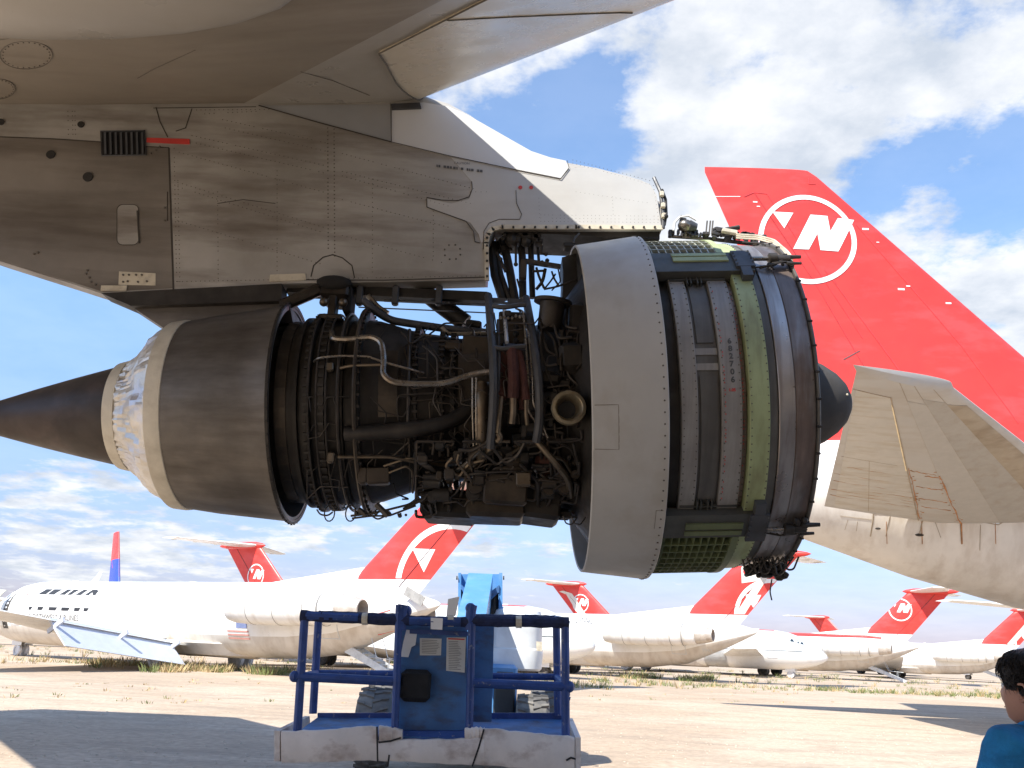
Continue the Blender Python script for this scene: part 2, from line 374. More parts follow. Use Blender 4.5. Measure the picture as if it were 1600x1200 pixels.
tip = [Vector((-.75*abs(p.x-xle(14.2))*.9+xle(15.4), 15.4, zle(15.4)+.15+(p.z-zle(14.2))*.25)) for p in rings[-1]]
rings.append(tip)
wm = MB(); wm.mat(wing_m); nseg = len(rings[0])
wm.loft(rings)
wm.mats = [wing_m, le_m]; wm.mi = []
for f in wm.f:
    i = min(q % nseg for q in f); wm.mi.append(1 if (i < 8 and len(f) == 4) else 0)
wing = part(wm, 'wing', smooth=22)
def WSF(px, py, off=0.):
    d = ray(px, py); t = 2.
    for _ in range(4000):
        t += .004; x, y, z = d.x*t, d.y*t, CAMZ+d.z*t
        if z >= zlow(max(0, xle(y)-x), y): break
    return Vector((x, y, z-off))
def strip(mb, pts, w, off, nrm=(0, -1, 0), up=None, th=.004):
    """thin raised ribbon following pts, lying off the surface"""
    n = Vector(nrm); pts = [Vector(p)+n*off for p in pts]
    for a, b in zip(pts, pts[1:]):
        t = (b-a); 
        if t.length < 1e-5: continue
        s = t.normalized().cross(n).normalized()*w/2; t = t.normalized()*w*.2
        mb.prism([a-t-s, b+t-s, b+t+s, a-t+s], -n*th)
def denser(pts, k=6):
    out = []
    for a, b in zip(pts, pts[1:]):
        for i in range(k): out.append((a[0]+(b[0]-a[0])*i/k, a[1]+(b[1]-a[1])*i/k))
    out.append(pts[-1]); return out
# leading edge panel (raised skin inboard of the pylon)
kp = MB()
YE = lambda u: 6.40-1.27*max(0, u)**1.0-.16*math.sin(math.pi*max(0, u))*-1
us = [-.02, .02, .05, .10, .17, .27, .4, .55, .7, .85, 1.0]
for (ya, yb) in ((0, 1),):
    grid = []
    for i in range(34):
        row = []
        for u in us:
            y = YE(u)+(-9.8-YE(u))*(i/33.)**1.6
            uf = u; u = u*(1.47+.25*(5.13-y))
            uu = max(u, 0); z = zlow(uu, y)-.014; x = xle(y)-u+.012
            if uf < 0: z = zle(y)+.11
            row.append(Vector((x, y, z)))
        grid.append(row)
    kp.loft(grid, cap=False, closed=False)
sk = len(kp.v)
o_lip = [p-Vector((0, 0, 0)) for p in grid[0]]
kp.loft([[p for p in grid[0]], [p+Vector((-.01, 0.006, .03)) for p in grid[0]]], cap=False, closed=False)
kp.loft([[r[-1] for r in grid], [r[-1]+Vector((-.004, 0, .03)) for r in grid]], cap=False, closed=False)
sub_parent = wing
def wsub(mb, name, mat, parent=None, **k): 
    return mb.build(name, mat, parent or wing, **k)
wsub(kp, 'leading_edge_panel', kr_m, smooth=50)
sm = MB()
def wseam(pts, w=.008): strip(sm, [WSF(x, y, 0) for x, y in denser(pts)], w, .002, nrm=(0, 0, -1), th=.003)
sm.tube([p+Vector((0, .006, -.004)) for p in grid[0]], .007, 5)
sm.tube([p+Vector((-.006, 0, 0)) for r in [grid] for p in [q[-1] for q in r]], .005, 5)
wseam([(305, 78), (240, 108), (215, 122)], .006); wseam([(470, 112), (520, 126), (577, 149)], .007)
wseam([(0, 18), (22, 24), (40, 46)], .006)
wseam([(150, 40), (95, 47), (40, 55), (0, 62)], .006)
# dirty oval access panels with screw rings
def oval(px, py, rx, ry, n=26):
    strip(sm, [WSF(px+rx*math.cos(a), py+ry*math.sin(a)) for a in [2*math.pi*i/30 for i in range(31)]], .006, .002, nrm=(0, 0, -1), th=.003)
    for i in range(n):
        a = 2*math.pi*i/n; c = WSF(px+rx*.9*math.cos(a), py+ry*.9*math.sin(a))
        sm.lathe([(0, .0045), (-.004, .0045), (-.004, 0.0005)], n=6, axis='z', c=c)
oval(41, 86, 41, 22); oval(-6, 139, 30, 16)
c = WSF(163, 5); sm.lathe([(0.002, .022), (-.004, .022), (-.004, 0.0005)], n=14, axis='z', c=c)
for (x, y) in ((144, 39), (105, 43)): sm.lathe([(0, .012), (-.004, .012), (-.004, 0.0005)], n=10, axis='z', c=WSF(x, y))
# panel joint across the leading edge panel
jp = []
for i, u in enumerate(us[3:]):
    y = 4.85-.35*u; u = u*(1.47+.25*(5.13-y)); jp.append(Vector((xle(y)-u+.012, y, zlow(u, y)-.016)))
sm.tube(jp, .006, 5)
absorb(wing, sm, wseam_m)
v = MB(); cb_ = WSF(-60, -40); v.ball(cb_+Vector((0, -.1, .05)), 1., 26, (1.75, .62, .17)); wsub(v, 'flap_fairing', le_m, smooth=60)
# dark drain slot at the front edge + ends
# ---- pylon
def zt(px, py): return W(px, py, YN)
top = [(-260, 120), (300, 120), (560, 120), (640, 140), (672, 148), (700, 153), (735, 168), (765, 186), (800, 207), (830, 224), (860, 234), (886, 240), (925, 247), (965, 257), (1000, 267), (1014, 272), (1024, 284), (1031, 300)]
bot = [(-260, 320), (0, 408), (60, 427), (120, 446), (160, 459), (270, 452), (450, 443), (640, 440), (759, 437), (764, 375), (772, 360), (790, 357), (900, 357), (1035, 357)]
tp = [W(x, y, YN) for x, y in top]; bp = [W(x, y, YN) for x, y in bot]
def interp(L, x):
    if x <= L[0][0]: return L[0][1]
    for (a, b), (c, d_) in zip(L, L[1:]):
        if x <= c: return b+(d_-b)*(x-a)/max(1e-9, c-a)
    return L[-1][1]
TL = [(p.x, p.z) for p in tp]; BL = [(p.x, p.z) for p in bp]
xs = sorted(set([p.x for p in bp]+[p.x for p in tp]+[bp[0].x+.1*k for k in range(0, 70)])); xs = [x for x in xs if x <= bp[-1].x+.004]
rings = []
for x in xs:
    zb, z1 = interp(BL, x), interp(TL, x)
    e = max(0, min(1, (x-tp[3].x)/(.6))); r = .02+.17*e; w = .0
    if x > tp[-3].x: w = .01
    ym = (YN+YF)/2
    hw = (YF-YN)/2-w
    ring = [(ym-hw, zb)]
    for a in (0, 15, 35, 55, 75, 90): ring.append((ym-hw+r*(1-math.cos(R(a))), z1-r+r*math.sin(R(a))))
    for a in (90, 75, 55, 35, 15, 0): ring.append((ym+hw-r*(1-math.cos(R(a))), z1-r+r*math.sin(R(a))))
    ring.append((ym+hw, zb+(zb-1.7)*.062)); ring.append((YN+.16, zb+.004))
    rings.append([Vector((x, y, z)) for y, z in ring])
pm = MB(); pm.mat(py_m); pm.loft(rings); n = len(rings[0])
pm.mats = [py_m, py_d, py_w, py_b]; mi = []
bx = lambda px, py: W(px, py, YN).x
for f in pm.f:
    if len(f) != 4: mi.append(0); continue
    c = sum((pm.v[i] for i in f), Vector())/4
    mi.append(0)
pm.mi = mi
pylon = part(pm, 'pylon', smooth=30)
def psub(mb, name, mat, **k): return mb.build(name, mat, pylon, **k)
def panel(mb, pts, off=.004, th=.006):
    mb.prism([PL(x, y, off) for x, y in pts], (0, th, 0))
f0 = MB(); panel(f0, [(-90, 210), (0, 214), (80, 217), (158, 222), (228, 229), (264, 232), (267, 330), (271, 450), (161, 456), (120, 443), (60, 424), (0, 405), (-90, 377)], .002, .006); psub(f0, 'aft_side_panel', py_d, smooth=0)
# fairing panels over the pylon side: grey triangle, white cap
f1 = MB(); panel(f1, [(405, 165), (611, 163), (611, 222)], .006, .012); psub(f1, 'fairing_panel', py_b, smooth=0)
f2 = MB(); panel(f2, [(612, 164), (662, 160), (700, 166), (735, 182), (765, 199), (800, 219), (830, 236), (860, 246), (884, 251), (889, 263), (876, 279), (800, 264), (700, 243), (612, 222)], .006, .012)
psub(f2, 'fairing_panel', py_w, smooth=0)
f3 = MB(); panel(f3, [(705, 246), (800, 267), (874, 282), (892, 262), (930, 262), (965, 271), (1000, 281), (1016, 288), (1026, 304), (1033, 352), (790, 352), (772, 354), (764, 368), (752, 380), (748, 366), (735, 348), (700, 335), (668, 324), (667, 310), (705, 318), (733, 311), (737, 300), (737, 284)], .003, .008)
psub(f3, 'nose_side_panel', M('nose_grey', (.52, .51, .485), .45, var=.06, scale=2, dirt=(.42, .40, .37), damt=.6, dmap=(.4, 1, 1.5), dscale=2), smooth=0)
# vertical louvred outlet, red stripe, door, plates
v = MB(); v.mat(black); panel(v, [(158, 206), (225, 205), (226, 241), (160, 242)], .006, .02)
v.mat(framem)
for k in range(8):
    x = 162+k*8.3; a, b = PL(x, 207, .012), PL(x+1, 241, .012); v.prism([a, b, b+Vector((.022, -.012, 0)), a+Vector((.022, -.012, 0))], (0, .006, 0))
v.tube([PL(157, 205, .012), PL(226, 204, .012), PL(228, 242, .012), PL(159, 243, .012)], .006, 6, closed=True)
psub(v, 'louvre_vent', None, smooth=0)
v = MB(); panel(v, [(229, 215), (296, 217), (296, 225), (229, 222)], .008, .01); psub(v, 'red_stripe', redmark, smooth=0)
def rrect(x0, y0, x1, y1, r, n=5):
    out = []
    for (cx_, cy_, a) in ((x1-r, y0+r, -90), (x1-r, y1-r, 0), (x0+r, y1-r, 90), (x0+r, y0+r, 180)):
        for k in range(n+1): t = R(a+90*k/n); out.append((cx_+r*math.cos(t), cy_+r*math.sin(t)))
    return out
v = MB(); panel(v, rrect(183, 320, 217, 383, 9), .004, .008); psub(v, 'access_door', py_m, smooth=0)
for pts_, o_, t_ in (([(186, 424), (243, 427), (243, 446), (185, 445)], .004, .008), ([(158, 446), (198, 446), (197, 454), (157, 454)], .012, .015), ([(422, 429), (477, 427), (478, 437), (421, 440)], .010, .013)):
    v = MB(); panel(v, pts_, o_, t_); psub(v, 'repair_plate', plate, smooth=0)
v = MB(); panel(v, [(656, 160), (611, 162), (612, 170), (658, 168)], .03, .03); psub(v, 'hinge_cover', framem, smooth=0)
# rivets and seams
rv = MB()
def dots(a, b, step=7., r=.0042, off=.003):
    L_ = math.hypot(b[0]-a[0], b[1]-a[1]); k = max(1, int(L_/step))
    for i in range(k+1):
        if random.random() < .05: continue
        c = PL(a[0]+(b[0]-a[0])*i/k, a[1]+(b[1]-a[1])*i/k, 0)
        rv.lathe([(0, r), (-off, r*.8), (-off-.001, .0003)], n=6, axis='y', c=c)
for a, b in [((348, 187), (508, 223)), ((352, 200), (508, 236)), ((300, 212), (505, 258)), ((300, 222), (505, 270)), ((280, 238), (505, 300)), ((278, 285), (505, 355)), ((278, 292), (500, 362)),
             ((278, 345), (500, 412)), ((535, 240), (740, 295)), ((535, 268), (735, 318)), ((535, 275), (700, 322)), ((535, 312), (700, 355)), ((535, 368), (690, 410)), ((278, 440), (750, 431)), ((272, 232), (276, 440)), ((278, 282), (281, 440)),
             ((106, 174), (107, 210)), ((113, 174), (114, 210)), ((117, 174), (118, 210)), ((300, 172), (420, 171)), ((320, 178), (400, 174)), ((433, 260), (433, 430)), ((340, 300), (341, 435)), ((582, 280), (582, 425)), ((677, 330), (677, 400)),
             ((760, 300), (735, 300)), ((620, 214), (800, 258)), ((800, 262), (872, 276))]: dots(a, b)
for a, b in [((512, 200), (513, 400)), ((522, 202), (523, 400))]: dots(a, b, 6, .0062)
for yy in (340, 345, 350): dots((845, yy-4), (1028, yy-2), 6, .0036)
dots((895, 250), (1015, 282), 6, .0036); dots((895, 255), (1015, 288), 6, .0036); dots((1021, 290), (1030, 350), 6, .0036); dots((957, 308), (958, 335), 5, .0036); dots((842, 310), (843, 340), 6, .0036); dots((900, 300), (1018, 318), 7, .0034)
for (x, y) in [(150, 445), (60, 395), (54, 397), (135, 428), (140, 434), (143, 441), (137, 423), (193, 430), (202, 430), (213, 430), (222, 430), (193, 441), (200, 440), (216, 441), (230, 440), (258, 325), (258, 345), (250, 230), (244, 235), (236, 240)]:
    rv.lathe([(0, .008), (-.012, .008), (-.012, .0003)], n=8, axis='y', c=PL(x, y, 0))
hv = MB()
for (x, y, r) in [(127, 195, .027), (2, 191, .027), (80, 242, .036), (138, 277, .040)]: hv.lathe([(0, r), (-.012, r), (-.012, .0003)], n=18, axis='y', c=PL(x, y, 0))
for k in range(8): a = R(45*k+20); rv.lathe([(0, .007), (-.005, .007), (-.005, .0003)], n=6, axis='y', c=PL(707+13*math.cos(a), 394+12*math.sin(a), 0))
absorb(pylon, rv, rivet); absorb(pylon, hv, M('open_hole', (.03, .028, .025), .8))
sm = MB()
def pseam(pts, w=.007, off=.003): strip(sm, [PL(x, y, 0) for x, y in pts], w, off)
pseam([(264, 232), (267, 330), (271, 452)], .013); pseam([(0, 214), (80, 217), (158, 222)], .01); pseam([(228, 229), (264, 231)], .008)
pseam([(244, 168), (250, 190), (262, 214)], .008); pseam([(300, 170), (290, 200), (275, 205)], .006)
pseam([(405, 166), (500, 193), (612, 223)], .008, .014); pseam([(612, 223), (700, 244), (800, 265), (876, 280), (889, 263), (886, 252)], .004, .014); pseam([(611, 164), (612, 222)], .006, .02)
pseam(rrect(183, 320, 217, 383, 9)+[(208, 320)], .004, .006); pseam([(215, 330), (218, 380)], .012, .008)
pseam([(486, 432), (490, 415), (505, 402), (520, 398), (535, 403), (550, 415), (554, 434)], .008)
pseam([(737, 284), (738, 296), (733, 308), (715, 314), (690, 313), (667, 309), (667, 324), (700, 336), (728, 346), (740, 362), (742, 378), (750, 380)], .005, .007)
pseam([(806, 298), (807, 318), (815, 335), (812, 343), (780, 343), (764, 349), (756, 362), (755, 390)], .004, .007)
pseam([(340, 318), (380, 312), (430, 318)], .004); pseam([(450, 437), (600, 438), (760, 433)], .008)
pseam([(240, 169), (400, 167)], .005)
pseam([(262, 300), (262, 345)], .010)
# edge flange around the cut-out
sm2 = MB()
fl = [(761, 437), (760, 380), (763, 366), (770, 358), (785, 355), (900, 355), (1034, 356)]
strip(sm2, [PL(x, y, 0) for x, y in fl], .035, .010, th=.02)
flange = psub(sm2, 'edge_flange', plate, smooth=0)
for k in range(16): pass
fb = MB()
for k in range(15): fb.lathe([(0, .009), (-.012, .009), (-.012, .0003)], n=8, axis='y', c=PL(785+17*k, 355.4, .01))
for k in range(6): fb.lathe([(0, .009), (-.012, .009), (-.012, .0003)], n=8, axis='y', c=PL(761, 372+12*k, .01))
absorb(flange, fb, soot)
absorb(pylon, sm, seam)
# faded stencil
vs, fs = text_mesh('CAUTION', .028); tm = MB()
o0 = PL(709, 256, .010); tm.add([o0+Vector((v.x, 0, v.y)) for v in vs], fs)
x = 682
random.seed(3)
while x < 755:
    w = random.choice((2, 3, 4)); panel(tm, [(x, 257+(x-682)*.12), (x+w, 257.4+(x-682)*.12), (x+w, 261+(x-682)*.12), (x, 260.6+(x-682)*.12)], .009, .002); x += w+random.choice((1, 1, 2, 5))
absorb(pylon, tm, stencil)
v = MB()
for x in (813, 830): v.lathe([(0, .016), (-.004, .016), (-.004, .0003)], n=14, axis='y', c=PL(x, 293, .004))
absorb(pylon, v, redmark)
# front end frame of the pylon
v = MB(); v.mat(framem); v.tube([W(1036, 357, YN), W(1036, 330, YN), W(1032, 300, YN), W(1022, 278, YN+.06)], .016, 8)
v.mat(plate)
for (x, y) in ((1036, 322), (1037, 338), (1034, 304)): v.bbox(W(x, y, YN-.01), (.035, .05, .05), .01)
v.mat(soot); v.tube([W(1038, 352, YN), W(1041, 335, YN), (W(1040, 312, YN)), W(1034, 296, YN)], .012, 6); v.ball(W(1040, 338, YN-.02), .022)
psub(v, 'front_frame', None)
# dark boxes stand in for the underside recess shade, plus a dark aft strip
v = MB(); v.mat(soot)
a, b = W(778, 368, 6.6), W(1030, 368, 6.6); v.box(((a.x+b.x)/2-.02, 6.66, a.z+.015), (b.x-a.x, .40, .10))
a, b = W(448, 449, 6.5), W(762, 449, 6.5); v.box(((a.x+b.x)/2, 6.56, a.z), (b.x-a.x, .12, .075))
v.prism([W(158, 458, YN-.012), W(440, 443, YN-.012), W(440, 470, YN-.012), W(205, 478, YN-.012)], (0, .18, 0))
psub(v, 'recess_shade_block', None)
v = MB(); v.prism([W(205, 479, YN+.05), W(440, 471, YN+.05), W(446, 500, YN+.05), W(255, 512, YN+.05)], (0, .16, 0)); psub(v, 'aft_lower_fairing', nozzle)
# ------------------------------------------------------------------ engine
SLP = .064; EO = Vector((0, 6.68, 3.455))
ET = Matrix.Translation(EO) @ Matrix.Rotation(-math.atan(SLP), 4, 'Y'); EI = ET.inverted()
def CY(px, py, r, w=0.):
    """point of the photo's detail on a cylinder of radius r round the engine axis (viewer's side)"""
    o_ = EI @ Vector((0, 0, CAMZ)); d_ = (EI.to_3x3() @ ray(px, py))
    a = d_.y**2+d_.z**2; b = 2*(o_.y*d_.y+o_.z*d_.z); c = o_.y**2+o_.z**2-r*r; D = b*b-4*a*c
    t = (-b-math.sqrt(max(D, 0)))/(2*a); return ET @ (o_+d_*t)
def E3(): return MB(ET)
def epart(mb, name, mat=None, **k): return mb.build(name, mat, plane, base=BASE, **k)
# tail cone, tapes, foil, nozzle
e = E3(); e.lathe([(-4.30, .004), (-4.28, .035), (-4.2, .065), (-3.94, .122), (-3.6, .22), (-3.3, .30), (-3.0, .375), (-2.7, .40), (-2.3, .40)], n=72)
cone = epart(e, 'exhaust_cone', cone_m)
e = E3(); e.lathe([(-1.66, .815), (-1.66, .790), (-1.75, .785), (-2.2, .72), (-2.5, .67), (-2.52, .685), (-2.52, .70), (-2.2, .756), (-1.9, .795), (-1.70, .822), (-1.675, .836), (-1.655, .836), (-1.655, .815), (-1.66, .815)], n=96)
noz = epart(e, 'exhaust_nozzle', nozzle)
e = E3()
for x, r in ((-1.665, .838),): e.lathe([(x-.012, r-.01), (x-.01, r+.006), (x+.01, r+.006), (x+.012, r-.01)], n=90)
for k in range(60):
    a = R(6*k); e.box((-1.665, -.846*math.cos(a), .846*math.sin(a)), (.014, .01, .01))
absorb(noz, e, soot)
e = E3(); random.seed(5); rings = []
prof = [(-2.95, .400), (-2.90, .408), (-2.86, .425), (-2.82, .445), (-2.78, .475), (-2.74, .515), (-2.70, .56), (-2.66, .61), (-2.61, .645), (-2.56, .675), (-2.52, .700), (-2.48, .712), (-2.44, .717)]
nf = 220; ph = [random.uniform(0, 6.28) for _ in range(12)]
for i in range(nf):
    a = 2*math.pi*i/nf; ring = []
    for k, (x, r) in enumerate(prof):
        amp = .022*math.sin(math.pi*k/(len(prof)-1))
        from mathutils import noise as mn
        q3 = Vector((math.cos(a)*2.1, math.sin(a)*2.1, x*3)); w = 2.2*mn.noise(q3*2.0); w2 = 1-2.6*abs(mn.noise(q3*4.5+Vector((5, 1, 2))))
        rr = r+amp*(w*.7+w2*1.1-.4); ring.append(Vector((x+amp*.3*math.sin(a*11+k), -rr*math.cos(a), rr*math.sin(a))))
    rings.append(ring)
rings.append(rings[0]); e.loft(rings, cap=False, closed=False)
epart(e, 'foil_cover', foil, smooth=14)
e = E3(); e.lathe([(-2.96, .392), (-2.955, .408), (-2.89, .424), (-2.87, .428), (-2.865, .42)], n=80); epart(e, 'tape_band', tape)
e = E3(); e.lathe([(-2.545, .695), (-2.54, .712), (-2.46, .724), (-2.43, .722), (-2.425, .715)], n=90); epart(e, 'tape_band', tape)
# core casing
e = E3(); e.mat(casing)
core = [(-2.3, .45), (-1.9, .62), (-1.7, .675), (-1.55, .69), (-1.52, .69), (-1.515, .725), (-1.49, .725), (-1.485, .695), (-1.44, .70), (-1.435, .742), (-1.40, .742), (-1.395, .70), (-1.34, .70), (-1.335, .738), (-1.30, .738), (-1.295, .705),
        (-1.20, .705), (-1.195, .735), (-1.175, .735), (-1.17, .70), (-1.09, .70), (-1.085, .765), (-1.06, .765), (-1.055, .70), (-.98, .69), (-.74, .615), (-.70, .61), (-.695, .64), (-.675, .64), (-.67, .595), (-.52, .575), (-.515, .61), (-.49, .61), (-.485, .565), (-.44, .56), (-.435, .60), (-.41, .60), (-.405, .55), (-.1, .53), (.05, .53), (.10, .60), (.25, .66), (.32, .74), (.45, .86), (.55, 1.0), (.64, 1.16), (.9, 1.19), (.98, 1.19)]
e.lathe(core, n=96)
corep = epart(e, 'core_casing')
e = E3()                      # flange bolts
for (x, r, k) in ((-1.42, .742, 70), (-1.32, .738, 70), (-1.07, .765, 60), (-.685, .64, 72), (-.50, .61, 72), (-.42, .60, 72)):
    for i in range(k): a = 2*math.pi*i/k; e.box((x, -(r+.006)*math.cos(a), (r+.006)*math.sin(a)), (.04, .018, .018), rot=(-a, 0, 0))
absorb(corep, e, soot)
# raised case panels seen between the pipes
e = E3(); e.mat(casing2)
def cpatch(x0, x1, a0, a1, r, th=.02): e.lathe([(x0, r), (x0, r+th), (x1, r+th), (x1, r)], a0=a0, a1=a1, n=14, closed_prof=True)
cpatch(-.38, -.14, -30, 40, .565, .03); cpatch(-.98, -.80, -18, 25, .66, .015); cpatch(-1.65, -1.57, -80, 80, .69, .008)
absorb(corep, e)
# big steel pipes of the photo
def pp(name, pts, r, mat, cyl=.78, flat=None, n=8):
    m = MB(); P = []
    for p in pts:
        rr = p[2] if len(p) > 2 else cyl
        P.append(W(p[0], p[1], flat) if flat else CY(p[0], p[1], rr))
    m.pipe(P, r, n); return epart(m, name, mat)
pp('steam_pipe', [(518, 518, .72), (519, 529), (540, 531), (580, 526), (596, 534), (600, 560), (598, 585), (612, 597), (640, 600), (695, 600), (735, 585), (772, 580, .84)], .021, pipem)
pp('drain_pipe', [(490, 565, .73), (498, 559), (530, 556), (575, 557), (600, 566), (640, 577), (662, 583, .7)], .0085, pipem)
pp('drain_pipe', [(530, 576, .74), (545, 572), (560, 571), (595, 570)], .012, brass)
pp('drain_pipe', [(528, 714, .78), (560, 714), (610, 714), (650, 722), (700, 728, .7)], .012, brass)
pp('bleed_duct', [(540, 678, .74), (580, 676, .76), (640, 672, .78), (690, 664, .72), (725, 648, .66), (748, 625, .62)], .055, casing, n=12)
pp('bleed_duct', [(752, 600, .80), (753, 625, .84), (753, 690, .84), (751, 712, .82)], .045, brass, n=12)
pp('bleed_duct', [(768, 607, .62), (757, 606, .78), (752, 618, .84)], .044, brass, n=12)
pp('rail_pipe', [(744, 590, .84), (744, 640), (745, 705)], .009, pipem, .86); pp('rail_pipe', [(738, 590, .86), (738, 640), (740, 700)], .006, pipem, .87)
for (x0, x1, r, rr) in ((553, 556, .016, .78), (527, 530, .012, .75), (480, 478, .009, .75), (508, 506, .008, .745), (493, 491, .007, .75)):
    pts = [CY(x0-(x0-640)*0, 648, rr)]
    m = E3(); X = (EI @ CY(x0, 648, rr)).x
    m.tube([(X, -rr*math.cos(R(a)), rr*math.sin(R(a))) for a in range(-170, 172, 6)], r, 6); epart(m, 'manifold_ring', piped if r < .014 else casing2)
pp('rail_pipe', [(640, 515, .70), (639, 560), (638, 600), (637, 660), (640, 700), (632, 712, .76)], .012, piped, .68)
pp('rail_pipe', [(660, 540, .70), (668, 545), (668, 590, .68)], .008, piped, .7); pp('rail_pipe', [(668, 545, .7), (683, 560), (684, 600, .66)], .008, piped, .7)
pp('rail_pipe', [(684, 614, .68), (650, 616), (623, 617), (620, 628), (622, 655), (626, 663, .68)], .007, piped, .70)
pp('rail_pipe', [(600, 728, .76), (640, 715, .78), (662, 722, .78), (690, 745, .76)], .010, brass); pp('rail_pipe', [(604, 740, .78), (635, 728, .8), (644, 735, .8), (645, 770, .78)], .008, brass)
pp('duct_pipe', [(700, 752, .78), (730, 735, .82), (768, 700, .86), (782, 688, .84)], .024, brass, n=10); pp('duct_pipe', [(694, 748, .78), (726, 727, .84), (762, 692, .88)], .014, pipem)
pp('duct_pipe', [(655, 722, .78), (672, 730, .80), (686, 745, .80), (690, 765, .78)], .022, piped, n=10)
pp('duct_pipe', [(836, 686, .86), (850, 702, .90), (872, 728, .94), (888, 748, .94), (892, 775, .86)], .024, brass, n=10)
pp('duct_pipe', [(726, 742, .86), (760, 738, .88), (810, 736, .86)], .010, piped); pp('duct_pipe', [(728, 745, .88), (716, 790, .80), (713, 800, .78)], .009, brass)
pp('duct_pipe', [(760, 748, .88), (760, 780), (730, 800, .8)], .008, brass, .88); pp('duct_pipe', [(700, 805, .8), (740, 795, .86), (800, 790, .86)], .009, piped)
# upper links in the gap below the pylon
pp('thrust_link', [(568, 470), (592, 490), (612, 501), (650, 507), (700, 514), (764, 520)], .030, framem, flat=6.45, n=12)
pp('thrust_link', [(690, 512), (700, 522), (762, 521)], .017, pipem, flat=6.35); pp('thrust_link', [(575, 462), (590, 480), (606, 490)], .022, pipem, flat=6.5)
pp('mount_strut', [(440, 478), (500, 452)], .05, casing2, flat=6.4, n=10); pp('mount_strut', [(648, 444), (690, 478), (728, 505)], .07, casing, flat=6.65, n=12)
v = MB(); v.mat(casing2)
c = W(524, 458, 6.42); v.bbox((c.x, c.y+.08, c.z), (.22, .30, .12), .03); c = W(520, 488, 6.42); v.bbox(c, (.06, .12, .26), .015); c = W(518, 498, 6.3); v.bbox(c, (.16, .10, .05), .012)
v.mat(brass); v.ball(W(506, 472, 6.33), .035); v.ball(W(536, 473, 6.33), .035)
v.mat(M('charred_cap', (.02, .018, .016), .85)); c = W(522, 441, 6.34); v.ball(c, .10, 12, (1.35, .4, .55)); c = W(546, 474, 6.5); v.bbox(c, (.06, .2, .22), .015)
epart(v, 'engine_mount')
def rail(x0, x1, y0, y1, Y, holes):
    v = MB(); v.mat(framem)
    a, b = W(x0, y0, Y), W(x1, y1, Y)
    z0, z1 = min(a.z, b.z), max(a.z, b.z); xa = a.x
    for (h0, h1) in holes:
        p, q = W(h0, y0, Y).x, W(h1, y0, Y).x
        v.box(((xa+p)/2, Y, (z0+z1)/2), (p-xa, .03, z1-z0)); xm = (p+q)/2; t = (z1-z0)*.24
        v.box((xm, Y, z0+t/2), (q-p, .03, t)); v.box((xm, Y, z1-t/2), (q-p, .03, t)); xa = q
    v.box(((xa+b.x)/2, Y, (z0+z1)/2), (b.x-xa, .03, z1-z0)); epart(v, 'drilled_rail')
rail(600, 768, 468, 478, 6.5, [(617, 621), (634, 637), (696, 700), (704, 712), (735, 739)])
rail(560, 766, 480, 489, 6.5, [(620, 623), (706, 710), (724, 727), (736, 743)])
rail(766, 822, 466, 476, 6.3, [(789, 794)])
for x in (562, 618, 686): 
    v = MB(); c = W(x, 462, 6.48); v.bbox(c, (.05, .06, .16), .01); epart(v, 'hanger', framem)
# aft dark joint on top of the nozzle
v = MB(); v.prism([W(436, 470, 6.35), W(452, 474, 6.35), W(458, 505, 6.35), W(438, 505, 6.35)], (0, .6, 0)); epart(v, 'heat_shield', soot)
# vertical service frame with hoses
for pts, r, mt in (([(763, 462, .80), (766, 500, .86), (770, 545, .90), (772, 600, .92), (770, 650, .92), (766, 700, .90)], .030, framem), ([(822, 466, .80), (828, 500, .86), (838, 560, .92), (843, 610, .94), (843, 660, .92), (838, 690, .9)], .030, framem),
                   ([(806, 482, .86), (818, 487), (822, 540), (826, 600), (824, 640), (850, 680, .9)], .008, pipem), ([(812, 486, .86), (826, 520), (832, 590), (833, 630), (856, 684, .9)], .007, pipem),
                   ([(788, 482, .86), (792, 535, .90)], .014, M('bright_strip', (.6, .62, .66), .3, .4)), ([(778, 500, .86), (780, 560), (778, 640, .9)], .010, framem)):
    pp('frame_rail', pts, r, mt, .90)
for pts, r in (([(788, 545, .86), (786, 590), (783, 620, .88)], .036), ([(800, 548, .88), (803, 590, .92), (802, 622, .9)], .040), ([(810, 550, .86), (818, 590, .9), (822, 625, .9)], .030), ([(795, 548, .84), (812, 600, .86), (816, 640, .86)], .026)):
    pp('red_hose', pts, r, hose, n=10)
for pts, r in (([(783, 620, .88), (780, 650), (778, 676)], .022), ([(802, 622, .9), (802, 645), (800, 662)], .026), ([(822, 625, .9), (822, 650), (824, 664)], .015), ([(778, 676, .9), (782, 684), (776, 690)], .024)):
    pp('hose_fitting', pts, r, brass, .9)
v = MB(); v.mat(framem)
for y, x0, x1 in ((478, 770, 822), (543, 772, 822)):
    m_ = [CY(x0+(x1-x0)*k/5, y+2*math.sin(k), .90) for k in range(6)]; v.tube(m_, .018, 6)
v.mat(casing2); c = CY(800, 512, .74); v.bbox(c, (.20, .03, .24), .01)
v.mat(pipem)
for k in range(7): v.ball(CY(782+6*k, 497+random.uniform(-3, 3), .88), .013, 6)
v.mat(black)
for y in (512, 522, 533): v.ball(CY(806, y, .80), .022, 8)
epart(v, 'service_panel')
